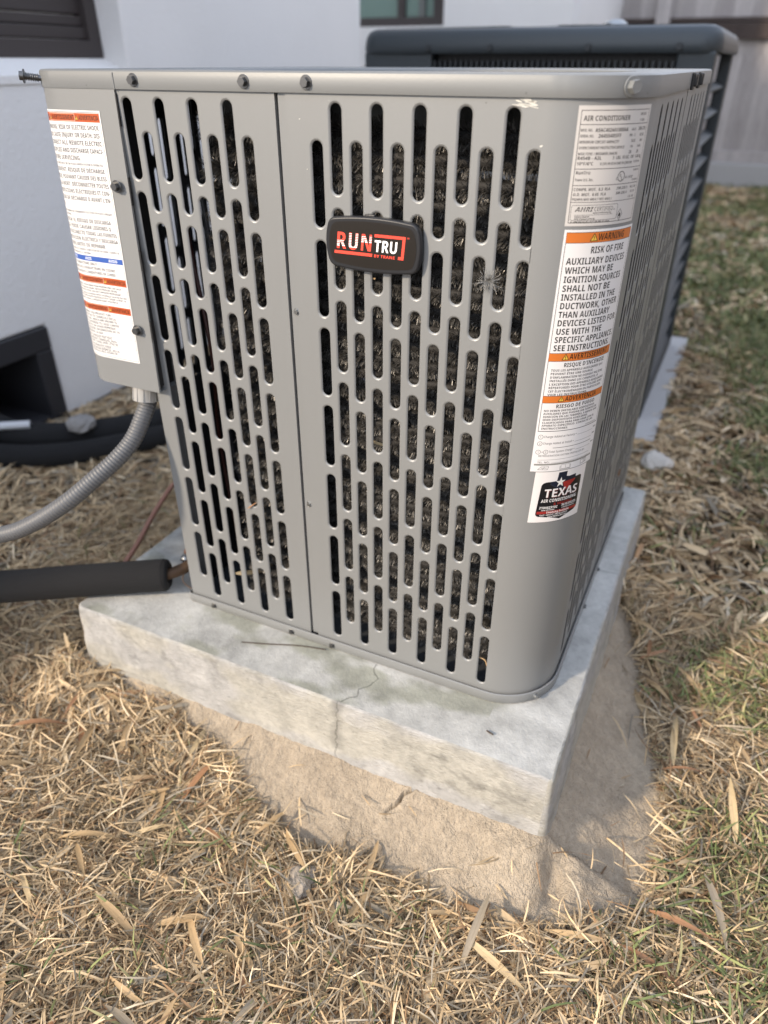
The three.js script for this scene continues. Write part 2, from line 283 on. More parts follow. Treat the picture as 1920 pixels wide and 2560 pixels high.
{
  const cols = []; for (let c = 0; c < 11; c++) cols.push([0.2529 + DX * c, c % 2 === 1]);
  const flat = slotPanel(SEAM + 0.0125, XR - RC, YB - 0.006, YT + 0.004, cols);
  const corner = patch(wrap, 0, RC * Math.PI / 2, YB - 0.006, YT + 0.004, 0, 32);
  for (let i = 0; i < corner.attributes.uv.count; i++) corner.attributes.uv.setXY(i, XR - RC + corner.attributes.uv.getX(i) * 0.126, corner.attributes.position.getY(i));
  const side = []; for (let c = 0; c < 10; c++) side.push([0.105 + DX * c, c % 2 === 1]);
  const sp = onSide(slotPanel(RC, -SIDESEAM - 0.0015, YB - 0.006, YT + 0.004, side, 0.0068, 0.0008, 0.35));
  const flange = new THREE.PlaneGeometry(0.0095, YT - YB); flange.translate(SEAM + 0.0078, (YT + YB) / 2, -0.0016);
  const step = new THREE.PlaneGeometry(0.0016, YT - YB); step.rotateY(-Math.PI / 2); step.translate(SEAM + 0.0125, (YT + YB) / 2, -0.0008);
  const back = edgeFold(SEAM + 0.003, YB, YT, -0.0016, -1);
  mesh('corner_panel', mergeGeometries([flat, corner, sp, flange, step, back]), PAINT, ac);
  const cols2 = []; for (let c = 0; c < 10; c++) cols2.push([0.396 + DX * c, c % 2 === 1]);
  mesh('side_panel', onSide(slotPanel(-SIDESEAM + 0.0025, -ZB, YB - 0.006, YT + 0.004, cols2, 0.0068, 0.0008, 0.35)), PAINT, ac);
  const cols3 = []; for (let c = 0; c < 18; c++) cols3.push([-0.17 - DX * c, c % 2 === 1]);
  const lp = slotPanel(ZB, -0.145, YB - 0.006, YT + 0.004, cols3); lp.rotateY(-Math.PI / 2); lp.translate(XL, 0, 0); mesh('left_panel', lp, PAINT, ac);
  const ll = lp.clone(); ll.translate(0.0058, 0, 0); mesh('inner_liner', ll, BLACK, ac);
  const cols4 = []; for (let c = 0; c < 26; c++) cols4.push([0.07 - DX * c, c % 2 === 1]);
  const bp = slotPanel(-XR, -XL, YB - 0.006, YT + 0.004, cols4); bp.rotateY(Math.PI); bp.translate(0, 0, ZB); mesh('back_panel', bp, PAINT, ac);
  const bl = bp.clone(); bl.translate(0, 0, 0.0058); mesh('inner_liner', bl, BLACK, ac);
}
// base pan: rim along the outside and floor; the front left corner below the control box stays open
{
  const P = outline(-0.019, XR, ZB, 0, [0.004, RC, 0.02, 0.02], 14);
  const prof = [[0.0018, YB - 0.006], [0.0021, YB - 0.0006], [0.0032, YB], [0.0044, YB - 0.0008], [0.0048, YB - 0.003], [0.0048, 0.003], [0.0036, 0.0006], [0, 0.0003]];
  const rim = sweep(P, prof, 0.9);
  const left = box(XL, -0.02, 0.0005, YB, ZB, -0.24, 0.002);
  const g2 = metricUV(mergeGeometries([rim.toNonIndexed ? (rim.index ? rim.toNonIndexed() : rim) : rim, left.index ? left.toNonIndexed() : left].map((g) => { const h = g.clone(); for (const k of Object.keys(h.attributes)) if (!['position', 'normal', 'uv'].includes(k)) h.deleteAttribute(k); return h; })));
  for (const k of ['normal']) g2.attributes[k].needsUpdate = true;
  mesh('base_rim', toCreasedNormals(g2, 0.7), PAINT, ac);
  const fs = new THREE.Shape(P.slice(0, -1).map((p) => new THREE.Vector2(p.x - p.nx * 0.002, -(p.z - p.nz * 0.002)))), fl = new THREE.ExtrudeGeometry(fs, { depth: 0.004, bevelEnabled: false }); fl.rotateX(-Math.PI / 2); fl.translate(0, 0.002, 0);
  mesh('base_pan', fl, INSIDE, ac);
}
// cap
{
  const P = outline(XL, XR, ZB, 0, [RL, RC, 0.02, 0.02], 16);
  const prof = [[0.0002, YT + 0.001], [0.0012, YT - 0.0004], [0.0028, YT], [0.0031, YT + 0.0012], [0.0030, 0.7365], [0.0024, 0.7390], [0.0004, 0.7404], [-0.004, 0.7407], [-0.012, 0.7407], [-0.0135, 0.7400], [-0.020, 0.7392]];
  const cap = mesh('cap', sweep(P, prof, 0.28), CAPPAINT, ac);
  const sh = new THREE.Shape(P.slice(0, -1).map((p) => new THREE.Vector2(p.x - p.nx * 0.0185, -(p.z - p.nz * 0.0185))));
  const cx = (XL + XR) / 2, cz = ZB / 2, R = 0.285;
  const hole = new THREE.Path(); hole.absarc(cx, -cz, R, 0, Math.PI * 2, true); sh.holes.push(hole);
  const tp = new THREE.ShapeGeometry(sh, 40); tp.rotateX(-Math.PI / 2); tp.translate(0, 0.7392, 0); mesh('top_plate', tp, CAPPAINT, cap);
  const ring = new THREE.LatheGeometry([[R, 0.7394], [R - 0.004, 0.7385], [R - 0.006, 0.733], [R - 0.006, 0.66]].map((p) => new THREE.Vector2(...p)), 72); ring.translate(cx, 0, cz); mesh('fan_orifice', ring, CAPPAINT, cap);
  const guard = mesh('fan_guard', mergeGeometries([...Array.from({ length: 14 }, (_, k) => { const t = new THREE.TorusGeometry(0.05 + k * 0.0175, 0.0016, 5, 56); t.rotateX(Math.PI / 2); t.translate(cx, 0.7345, cz); return t; }), ...Array.from({ length: 4 }, (_, k) => { const t = new THREE.CylinderGeometry(0.0025, 0.0025, 0.556, 6); t.rotateZ(Math.PI / 2); t.rotateY(k * Math.PI / 4); t.translate(cx, 0.732, cz); return t; })]), DARKSTEEL, ac);
  const fan = mesh('fan', mergeGeometries([(() => { const c = new THREE.CylinderGeometry(0.07, 0.07, 0.11, 28); c.translate(cx, 0.668, cz); return c.toNonIndexed(); })(), ...[0, 1, 2].map((k) => { const pos = [], idx = []; for (let i = 0; i <= 8; i++) for (let j = 0; j <= 4; j++) { const r = lerp(0.05, 0.268, i / 8), a = k * 2.0944 + (j / 4 - 0.5) * 1.1 * lerp(0.8, 1, i / 8) + 0.3 * i / 8; pos.push(cx + r * Math.cos(a), 0.645 + (j / 4 - 0.5) * -0.06, cz + r * Math.sin(a)); } for (let i = 0; i < 8; i++) for (let j = 0; j < 4; j++) { const a = i * 5 + j; idx.push(a, a + 1, a + 5, a + 1, a + 6, a + 5); } const uv = new Array(pos.length / 3 * 2).fill(0); return geoFrom(pos, idx, uv).toNonIndexed(); })]), INSIDE, ac);
  // folded joint in the cap skirt above the control cover
  mesh('cap_joint', box(0.0028, 0.0046, YT - 0.0005, 0.7382, 0.0022, 0.0038, 0.0006), CAPPAINT, cap);
}
// control cover at the front left corner (leans out a little at the bottom) and the box behind it
const cover = new THREE.Group(); cover.name = 'control_cover'; ac.add(cover); cover.position.set(0, YT, 0.0022); cover.rotation.x = -0.034;
const CR = 0.0035, CFL = CR - (XL + RL), CB = -0.351;
function coverPath(s, off = 0) { if (s < CFL) return [CR - s, off, 0, 1]; const a = (s - CFL) / RL, L = Math.PI / 2; if (a > L) return [XL - off, -RL - (a - L) * RL, -1, 0]; return [XL + RL - (RL + off) * Math.sin(a), -RL + (RL + off) * Math.cos(a), -Math.sin(a), Math.cos(a)]; }
{
  const sh = (s0, s1, y0, y1) => { const g = patch(coverPath, s0, s1, y0, y1, 0, 40); const ix = g.index.array; for (let k = 0; k < ix.length; k += 3) { const t = ix[k]; ix[k] = ix[k + 1]; ix[k + 1] = t; } for (let i = 0; i < g.attributes.uv.count; i++) g.attributes.uv.setXY(i, g.attributes.uv.getX(i) * (s1 - s0) + 0.3, g.attributes.position.getY(i)); return g; };
  const END = CFL + RL * Math.PI / 2 + 0.075;
  // front sheet with two slotted tabs cut into its right edge, joggled bottom left corner
  const sheet = sh(0.0015, END, CB, 0.004);
  const pos = sheet.attributes.position;
  const bottomShape = new THREE.Shape(); bottomShape.moveTo(CR - 0.0015, 0); bottomShape.lineTo(XL + RL, 0); bottomShape.absarc(XL + RL, -RL, RL, Math.PI / 2, Math.PI, false); bottomShape.lineTo(XL, -RL - 0.075); bottomShape.lineTo(CR - 0.0015, -0.035); bottomShape.closePath();
  const bot = new THREE.ShapeGeometry(bottomShape, 16); bot.rotateX(Math.PI / 2); bot.scale(1, 1, -1); bot.scale(1, 1, -1);
  const bp = bot.attributes.position; for (let i = 0; i < bp.count; i++) bp.setXYZ(i, bp.getX(i), CB + 0.0008, -Math.abs(bp.getZ(i))); bot.computeVertexNormals();
  const fold = new THREE.PlaneGeometry(0.003, -CB); fold.rotateY(Math.PI / 2); fold.translate(CR - 0.0015, CB / 2, -0.0015);
  mesh('cover_sheet', mergeGeometries([sheet, bot, fold]), PAINT, cover);
  const nut = new THREE.CylinderGeometry(0.016, 0.016, 0.004, 20); nut.translate(-0.04, CB - 0.002, -0.03); mesh('knockout_ring', nut, STEEL, cover);
  // dark gaps of the hooked tabs along the right edge
  for (const [ya, yb, w] of [[-0.036, -0.004, 0.0016], [-0.118, -0.088, 0.0016], [-0.193, -0.168, 0.003], [-0.279, -0.255, 0.003]]) mesh('tab_notch', box(CR - 0.0014, CR - 0.0014 + w * 0.7, ya, yb, -0.003, -0.0004), BLACK, cover);
  // box behind: diagonal back wall
  const bs = new THREE.Shape([[CR - 0.004, 0.004], [CR - 0.004, 0.034], [XL + 0.004, 0.135], [XL + 0.004, 0.06]].map((p) => new THREE.Vector2(...p)));
  const ib = new THREE.ExtrudeGeometry(bs, { depth: -CB - 0.01, bevelEnabled: false }); ib.rotateX(-Math.PI / 2); ib.translate(0, CB + 0.006, 0); mesh('control_box', ib, BLACK, cover);
}
// upright of the open corner
{
  const g = metricUV(mergeGeometries([box(-0.0150, -0.0130, 0.012, YT, -0.04, -0.0016)])); mesh('corner_post', g, PAINT, ac);
}
// screws
const screwHead = (() => {
  const washer = new THREE.LatheGeometry([[0, 0.0008], [0.0062, 0.0008], [0.0066, 0.0003], [0.0066, 0]].map((p) => new THREE.Vector2(...p)), 22);
  const hex = new THREE.CylinderGeometry(0.0043, 0.0046, 0.0045, 6); hex.translate(0, 0.003, 0);
  const dish = new THREE.LatheGeometry([[0, 0.0047], [0.0026, 0.0047], [0.0033, 0.0053], [0.0038, 0.0052]].map((p) => new THREE.Vector2(...p)), 18);
  const g = mergeGeometries([washer, hex, dish].map((q) => { const h = q.index ? q.toNonIndexed() : q; h.computeVertexNormals(); return h; })); g.rotateX(Math.PI / 2); return toCreasedNormals(g, 0.6);
})();
function screw(x, y, z, nx, nz, mat = DARKSTEEL, k = 1, parent = ac) { const m = mesh('screw', screwHead, mat, parent); m.position.set(x, y, z); m.rotation.set(0, Math.atan2(nx, nz), 0); m.rotateZ(R0() * 3); m.scale.setScalar(k); return m; }
for (const x of [0.0315, 0.1737, 0.246]) screw(x, 0.7312, 0.0031, 0, 1);
{ const [x, z, nx, nz] = wrap(RC * 0.88, 0.0031); screw(x, 0.7309, z, nx, nz, CAPPAINT, 1.25); }
{ const [x, z, nx, nz] = wrap(RC * 0.886, 0.0048); screw(x, 0.0085, z, nx, nz, STEEL, 0.72); }
for (const x of [0.0291, 0.1742, 0.2452]) screw(x, 0.0075, 0.0048, 0, 1, DARKSTEEL, 0.72);
for (const [x, y] of [[0.2167, 0.5048], [0.2176, 0.2455]]) screw(x, y, -0.0012, 0, 1, STEEL, 0.62);
screw(-0.0125, -0.098, 0.004, 0, 1, DARKSTEEL, 1.05, cover); screw(-0.0165, -0.268, 0.0035, 0, 1, DARKSTEEL, 1.05, cover);
for (const z of [-0.342, -0.418]) { const s = mesh('side_clip', mergeGeometries([box(XR + 0.003, XR + 0.0095, 0.7245, 0.7375, z - 0.006, z + 0.006, 0.0015), box(XR + 0.003, XR + 0.006, 0.721, 0.7385, z - 0.008, z + 0.008, 0.001)]), BLACK, ac); }
for (const z of [-0.25, -0.36]) screw(XR + 0.0048, 0.0075, z, 1, 0, DARKSTEEL, 0.72);
{ // long screw standing out of the left end of the cap
  const m = mesh('loose_screw', (() => { const a = new THREE.CylinderGeometry(0.0030, 0.0030, 0.02, 10); a.translate(0, 0.01, 0); const rings = Array.from({ length: 7 }, (_, k) => { const t = new THREE.TorusGeometry(0.0034, 0.0008, 5, 12); t.rotateX(Math.PI / 2 + 0.12); t.translate(0, 0.004 + k * 0.0024, 0); return t; }); const h = new THREE.CylinderGeometry(0.0052, 0.0052, 0.0045, 6); h.translate(0, 0.021, 0); const w = new THREE.CylinderGeometry(0.0072, 0.0072, 0.001, 18); w.translate(0, 0.0187, 0); return mergeGeometries([a, ...rings, h, w].map((g) => g.toNonIndexed())); })(), DARKSTEEL, ac);
  m.position.set(-0.112, 0.7315, -0.006); m.rotation.set(0.0, 0.65, 1.45);
}
// coil of spiny tubing
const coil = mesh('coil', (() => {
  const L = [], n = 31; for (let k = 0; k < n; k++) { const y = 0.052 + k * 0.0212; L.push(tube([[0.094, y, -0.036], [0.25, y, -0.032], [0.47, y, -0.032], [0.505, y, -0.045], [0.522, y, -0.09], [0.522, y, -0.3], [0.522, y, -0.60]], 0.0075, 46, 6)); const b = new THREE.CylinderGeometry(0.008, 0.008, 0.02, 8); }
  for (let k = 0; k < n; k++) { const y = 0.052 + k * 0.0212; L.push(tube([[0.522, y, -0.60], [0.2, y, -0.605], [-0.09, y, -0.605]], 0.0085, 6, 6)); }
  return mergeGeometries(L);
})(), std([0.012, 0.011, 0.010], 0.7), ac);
{
  const g = geoFrom([-0.00034, 0, 0, 0.00034, 0, 0, -0.0004, 0.0075, 0.0006, 0.0004, 0.0075, 0.0006, -0.00022, 0.0145, 0.0028, 0.00026, 0.0145, 0.0028], [0, 1, 2, 1, 3, 2, 2, 3, 4, 3, 5, 4], [0, 0, 1, 0, 0, .5, 1, .5, 0, 1, 1, 1]);
  const r = rng(77), N = 210000, mat = new THREE.MeshStandardMaterial({ color: 0xffffff, roughness: 0.42, metalness: 0.35, side: THREE.DoubleSide });
  const im = new THREE.InstancedMesh(g, mat, N), M = new THREE.Matrix4(), q = new THREE.Quaternion(), col = new THREE.Color(), X = new THREE.Vector3(), Y = new THREE.Vector3(), Z = new THREE.Vector3();
  for (let i = 0; i < N; i++) {
    const k = Math.floor(r() * 31), y = 0.052 + k * 0.0212, s = r() * 1.0; let px, pz, tx, tz;
    if (s < 0.62) { px = 0.09 + s * 0.63; pz = -0.0325; tx = 1; tz = 0; if (px > 0.47) { const a = (px - 0.47) / 0.04; pz = -0.0325 - 0.012 * a * a; } } else { px = 0.522; pz = -0.055 - (s - 0.62) * 1.45; tx = 0; tz = -1; }
    const swirl = fbm(px * 22 + pz * 22, y * 40, 401, 3), a = (r() - 0.5) * 2.7 + (swirl - 0.5) * 2.4, lean = (r() - 0.5) * 0.9 + (fbm(px * 40, y * 60 + 9, 403, 2) - 0.5) * 3.0;
    // outward direction n, up, tangent t
    const nx = tz === 0 ? 0 : 1, nz = tz === 0 ? 1 : 0;
    Y.set(nx * Math.cos(a) + tx * Math.sin(lean) * 0.8, Math.sin(a), nz * Math.cos(a) + tz * Math.sin(lean) * 0.8).normalize();
    X.set(tx, 0, tz).addScaledVector(Y, -Y.dot(X.set(tx, 0, tz))).normalize(); Z.crossVectors(X, Y);
    if (r() < 0.5) { X.negate(); Z.negate(); }
    const l = 0.75 + r() * 0.5; M.makeBasis(X.multiplyScalar(0.9 + r() * 0.5), Y.multiplyScalar(l), Z.multiplyScalar(l));
    M.setPosition(px + (r() - .5) * 0.004 * tx, y + (r() - .5) * 0.004, pz + (r() - .5) * 0.004);
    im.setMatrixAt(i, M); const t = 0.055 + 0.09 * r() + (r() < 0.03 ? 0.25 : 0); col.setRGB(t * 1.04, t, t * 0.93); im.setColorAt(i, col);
  }
  im.name = 'spines'; im.userData = { kind: 'stuff', label: 'dark wiry metal spines covering the coil tubing' }; im.castShadow = im.receiveShadow = true; coil.add(im);
}
// inner wiring and uprights seen through the first slots
{
  mesh('wire', tube([[0.02, 0.70, -0.06], [0.0, 0.55, -0.09], [0.03, 0.4, -0.07], [-0.01, 0.25, -0.11], [0.02, 0.05, -0.09]], 0.003, 30, 6), std([0.045, 0.012, 0.009], 0.4), ac);
  mesh('wire', tube([[0.0, 0.70, -0.11], [0.03, 0.5, -0.10], [0.0, 0.3, -0.12], [0.03, 0.06, -0.12]], 0.003, 30, 6), std([0.03, 0.03, 0.035], 0.4), ac);
  const comp = new THREE.LatheGeometry([[0, 0.30], [0.05, 0.295], [0.075, 0.27], [0.08, 0.24], [0.08, 0.05], [0.07, 0.02], [0, 0.01]].map((p) => new THREE.Vector2(...p)), 28); comp.translate(0.2, 0, -0.33); mesh('compressor', comp, BLACK, ac);
}

// ------------------------------------------------------------------ printed labels
function canvasTex(w, h, draw) { const c = document.createElement('canvas'); c.width = w; c.height = h; const x = c.getContext('2d'); draw(x, w, h); const t = new THREE.CanvasTexture(c); t.colorSpace = THREE.SRGBColorSpace; t.anisotropy = 8; return t; }
function txt(x, s, px, py, size, { w, weight = 'bold', align = 'left', color = '#141414', italic = false, family = 'sans-serif', sx = 1 } = {}) {
  x.save(); x.fillStyle = color; x.font = `${italic ? 'italic ' : ''}${weight} ${size}px ${family}`; x.textBaseline = 'alphabetic';
  const m = x.measureText(s).width || 1; let k = sx; if (w) k = w / m;
  x.translate(px, py); x.scale(k, 1); x.textAlign = align; x.fillText(s, 0, 0); x.restore();
}
const line = (x, ax, ay, bx, by, w = 2, c = '#222') => { x.strokeStyle = c; x.lineWidth = w; x.beginPath(); x.moveTo(ax, ay); x.lineTo(bx, by); x.stroke(); };
function warnTri(x, cx, by, s) { x.fillStyle = '#f2c24a'; x.strokeStyle = '#1c1712'; x.lineWidth = s * 0.09; x.lineJoin = 'round'; x.beginPath(); x.moveTo(cx, by - s * 0.9); x.lineTo(cx + s * 0.52, by); x.lineTo(cx - s * 0.52, by); x.closePath(); x.fill(); x.stroke(); x.fillStyle = '#1c1712'; x.fillRect(cx - s * 0.05, by - s * 0.58, s * 0.1, s * 0.32); x.fillRect(cx - s * 0.05, by - s * 0.2, s * 0.1, s * 0.1); }
const labelMat = (t, rough = 0.42) => new THREE.MeshStandardMaterial({ map: t, color: new THREE.Color().setRGB(0.80, 0.80, 0.80), roughness: rough });
{ // rating plate, silvery
  const t = canvasTex(960, 1160, (x, W, H) => {
    x.fillStyle = '#d8d4cf'; x.fillRect(0, 0, W, H);
    x.strokeStyle = '#111'; x.lineWidth = 6; x.strokeRect(34, 44, W - 68, H - 78);
    txt(x, 'AIR CONDITIONER', 62, 138, 66, { w: 540, weight: 'bold' });
    txt(x, 'MFR DATE', 760, 98, 36, { w: 110 }); txt(x, '11/2024', 762, 152, 34, { w: 85 });
    line(x, 34, 172, W - 34, 172, 6);
    txt(x, 'MOD. NO.', 44, 236, 36, { w: 130 }); txt(x, 'A5AC4024A1000AA', 200, 240, 48, { w: 400 }); txt(x, 'VOLTS', 650, 236, 34, { w: 70 }); txt(x, '208-230', 760, 236, 46, { w: 140 });
    txt(x, 'SERIAL NO.', 44, 290, 36, { w: 150 }); txt(x, '244554RSFF', 240, 294, 48, { w: 275 }); txt(x, 'PH - 1', 630, 292, 40, { w: 95 }); txt(x, 'HZ 60', 800, 292, 40, { w: 80 });
    txt(x, 'MINIMUM CIRCUIT AMPACITY', 46, 346, 38, { w: 450 }); txt(x, '14.0', 665, 346, 42, { w: 70 }); txt(x, 'AMPS', 815, 344, 34, { w: 55 });
    txt(x, 'OVERCURRENT PROTECTIVE DEVICE', 46, 400, 36, { w: 535 }); txt(x, 'USA', 665, 396, 32, { w: 45 }); txt(x, 'CANADA', 785, 396, 32, { w: 70 });
    txt(x, 'MAX FUSE / BREAKER (HACR)', 46, 456, 36, { w: 450 }); txt(x, '20', 655, 452, 42, { w: 45 }); txt(x, '20', 785, 452, 42, { w: 40 });
    txt(x, 'R454B - A2L', 46, 500, 44, { w: 265 }); txt(x, '3  LBS. 10 OZ.  OR  1.64 kg', 445, 500, 42, { w: 455 });
    txt(x, '10°F/6°C', 46, 552, 42, { w: 180 }); txt(x, 'SC (TXV) OR SEE SH CHART IN LITERATURE', 300, 552, 34, { w: 440 }); txt(x, 'SCCR 5kA rms', 765, 546, 32, { w: 120 });
    line(x, 34, 588, W - 34, 588, 6);
    txt(x, 'RunTru', 48, 640, 44, { w: 160 }); txt(x, 'Trane U.S. Inc.', 48, 706, 38, { w: 205 });
    x.strokeStyle = '#222'; x.lineWidth = 8; x.beginPath(); x.arc(602, 672, 48, 0, 7); x.stroke(); txt(x, 'U', 576, 678, 44, { w: 26 }); txt(x, 'L', 602, 706, 44, { w: 24 }); txt(x, 'C', 530, 706, 38, { w: 24 }); txt(x, 'US LISTED', 660, 696, 34, { w: 140 });
    txt(x, 'CONDENSING UNIT', 790, 628, 26, { w: 115 }); txt(x, 'FOR OUTDOOR USE', 790, 726, 26, { w: 115 });
    line(x, 34, 748, W - 34, 748, 6);
    txt(x, 'COMPR. MOT.  8.3  RLA', 48, 802, 40, { w: 425 }); txt(x, '208-230 V', 560, 800, 36, { w: 175 }); txt(x, '60.2 LRA', 780, 798, 34, { w: 115 });
    txt(x, 'O.D. MOT.  0.65  FLA', 48, 852, 40, { w: 380 }); txt(x, '208-230 V', 560, 850, 36, { w: 175 }); txt(x, '1/8  HP', 790, 846, 34, { w: 90 });
    txt(x, 'PSI(MPA) MAX: 600/4.1 TEST: 450/3.1', 44, 898, 34, { w: 470 }); txt(x, 'F. ID.  D65', 770, 898, 34, { w: 110 });
    line(x, 34, 916, W - 34, 916, 5);
    x.lineWidth = 4; x.beginPath(); x.roundRect(50, 946, 570, 96 + 58, 22); x.stroke();
    txt(x, 'AHRI', 90, 1010, 64, { w: 200, weight: 'bold', italic: true }); x.fillStyle = '#cfcbc6'; x.fillRect(80, 986, 220, 5); txt(x, 'CERTIFIED', 310, 1008, 60, { w: 245, weight: 'normal' }); txt(x, 'TM', 560, 1006, 16);
    txt(x, 'www.ahridirectory.org', 300, 1034, 24, { w: 235 }); line(x, 90, 1046, 560, 1046, 3); txt(x, 'Unitary Small AC', 92, 1072, 26, { w: 175 }); txt(x, 'AHRI Standard 210/240', 92, 1094, 24, { w: 240 });
    let px = 60; const r = rng(5); x.fillStyle = '#222'; while (px < 520) { const w = 3 + Math.floor(r() * 3) * 3; x.fillRect(px, 1108, w, 14); px += w + 4 + Math.floor(r() * 2) * 3; }
    x.save(); x.translate(670, 1062); x.scale(0.72, 1); x.rotate(Math.PI / 4); x.strokeStyle = '#222'; x.lineWidth = 6; x.strokeRect(-42, -42, 84, 84); x.restore();
    x.fillStyle = '#222'; x.beginPath(); x.moveTo(668, 1036); x.bezierCurveTo(700, 1062, 690, 1084, 668, 1084); x.bezierCurveTo(644, 1080, 646, 1058, 662, 1052); x.closePath(); x.fill(); x.fillRect(648, 1090, 42, 4);
  });
  // the square code of the original is left out
  const g = patch(wrap, 0.0278, 0.1072, 0.6205, 0.7172, 0.0004, 26, -0.0006);
  tag(mesh('rating_label', g, labelMat(t, 0.3), ac), 'silver rating plate printed with black data lines');
}
{ // long white and orange warning label
  const t = canvasTex(660, 2032, (x, W, H) => {
    x.fillStyle = '#f1efee'; x.fillRect(0, 0, W, H);
    const hdr = (y, h, s, tx, tw) => { x.fillStyle = '#dc7a30'; x.fillRect(20, y, W - 40, h); line(x, 20, y + h, W - 20, y + h, 3); line(x, 20, y, W - 20, y, 3); warnTri(x, tx - 34, y + h - 12, h * 0.78); txt(x, s, tx, y + h - 14, h * 0.92, { w: tw, weight: 'bold', color: '#1a1009' }); };
    x.strokeStyle = '#222'; x.lineWidth = 4; x.strokeRect(20, 20, W - 40, 1440);
    hdr(20, 74, 'WARNING', 268, 270);
    const big = (s, px, py, w) => txt(x, s, px, py, 68, { w, weight: 'bold', color: '#161616' });
    big('RISK OF FIRE', 220, 172, 340); ['AUXILIARY DEVICES', 'WHICH MAY BE', 'IGNITION SOURCES', 'SHALL NOT BE', 'INSTALLED IN THE', 'DUCTWORK, OTHER', 'THAN AUXILIARY', 'DEVICES LISTED FOR', 'USE WITH THE', 'SPECIFIC APPLIANCE.', 'SEE INSTRUCTIONS.'].forEach((s, i) => big(s, 44, 250 + i * 67.5, [555, 425, 545, 425, 510, 555, 475, 580, 415, 590, 555][i]));
    hdr(944, 68, 'AVERTISSEMENT', 190, 405);
    txt(x, "RISQUE D'INCENDIE", 150, 1062, 48, { w: 420 });
    ['TOUS LES APPAREILS AUXILIAIRES QUI', 'PEUVENT ÊTRE UNE SOURCE', "D'INFLAMMATION NE DOIVENT PAS ÊTRE", 'INSTALLÉS DANS LES CONDUITS, À', "L'EXCEPTION DES APPAREILS AUXILIAIRES", 'RÉPERTORIÉS POUR ÊTRE UTILISÉS AVEC', 'CET ÉLECTROMÉNAGER EN PARTICULIER.', 'VOIR LES INSTRUCTIONS.'].forEach((s, i) => txt(x, s, 52, 1098 + i * 30.5, 27, { w: [510, 390, 525, 470, 555, 545, 535, 365][i], weight: 'bold', color: '#1a1a1a' }));
    hdr(1326 - 12, 62, 'ADVERTENCIA', 210, 330);
    txt(x, 'RIESGO DE FUEGO', 138, 1424, 46, { w: 400 });
    x.fillStyle = '#f1efee'; x.fillRect(10, 1454, W - 20, 12);
    ['NO DEBEN INSTALARSE DISPOSITIVOS', 'AUXILIARES QUE PUEDAN SER FUENTES DE', 'IGNICIÓN EN LAS TUBERÍAS, A MENOS QUE', 'SEAN DISPOSITIVOS AUXILIARES', 'CLASIFICADOS PARA PARA USAR CON EL', 'APARATO ESPECÍFICO. CONSULTE LAS', 'INSTRUCCIONES.'].forEach((s, i) => txt(x, s, 42, 1456 + i * 27.5, 25, { w: [505, 545, 555, 430, 530, 515, 240][i], weight: 'bold', color: '#1a1a1a' }));
    line(x, 20, 1440, 20, 1640, 4); line(x, W - 20, 1440, W - 20, 1640, 4); line(x, 18, 1638, W - 18, 1638, 5);
    txt(x, 'X39004255001B', 470, 1628, 18, { w: 140, weight: 'normal' });
    const circ = (cx, cy, s) => { x.strokeStyle = '#333'; x.lineWidth = 3; x.beginPath(); x.arc(cx, cy, 20, 0, 7); x.stroke(); txt(x, s, cx, cy + 9, 26, { align: 'center', weight: 'normal' }); };
    circ(50, 1692, '1'); txt(x, 'Charge Added at Factory =', 76, 1700, 28, { w: 310, italic: true, weight: 'normal' }); line(x, 396, 1700, 590, 1700, 2); txt(x, 'lb/oz', 598, 1690, 22, { w: 42, italic: true });
    circ(50, 1756, '2'); txt(x, 'Charge Added at Install =', 76, 1764, 28, { w: 290, italic: true, weight: 'normal' }); line(x, 376, 1764, 590, 1764, 2); txt(x, 'lb/oz', 598, 1752, 22, { w: 42, italic: true });
    line(x, 170, 1800, 590, 1800, 4);
    circ(46, 1838, '1'); txt(x, '+', 74, 1846, 24); circ(112, 1838, '2'); txt(x, 'Total System Charge =', 140, 1846, 28, { w: 250, italic: true, weight: 'normal' }); line(x, 398, 1846, 590, 1846, 2); txt(x, 'lb/oz', 598, 1836, 22, { w: 42, italic: true });
    txt(x, 'REFRIGERATION SYSTEM INSTALLED BY:', 52, 1884, 23, { w: 470, weight: 'normal' }); line(x, 52, 1916, 590, 1916, 2);
    txt(x, 'TEL. NO.:', 52, 1948, 23, { w: 115, weight: 'normal' }); line(x, 176, 1948, 590, 1948, 2);
    x.fillStyle = '#9a9a94'; x.fillRect(28, 1956, 610, 13); x.strokeStyle = '#333'; x.lineWidth = 2; x.strokeRect(28, 1956, 610, 13);
    x.lineWidth = 3; x.beginPath(); x.moveTo(64, 2012); x.lineTo(92, 1984); x.lineTo(160, 1984); x.lineTo(150, 2014); x.closePath(); x.stroke(); line(x, 90, 1998, 144, 1998, 3, '#333'); line(x, 124, 1984, 106, 2012, 2, '#333');
    x.strokeRect(278, 1978, 44, 40); x.strokeRect(322, 1978, 44, 40); line(x, 268, 1984, 268, 2024, 3, '#333'); line(x, 376, 1984, 376, 2024, 3, '#333'); line(x, 268, 2024, 376, 2024, 3, '#333');
    x.strokeRect(494, 1978, 40, 38); x.strokeRect(534, 1974, 36, 38); txt(x, 'i', 552, 2006, 34, { align: 'center', family: 'serif' });
  });
  const g = patch(wrap, 0.0245, 0.1074, 0.3632, 0.6174, 0.0004, 26, 0.0040);
  tag(mesh('warning_label', g, labelMat(t, 0.38), ac), 'long white label with orange warning bands about fire risk');
}
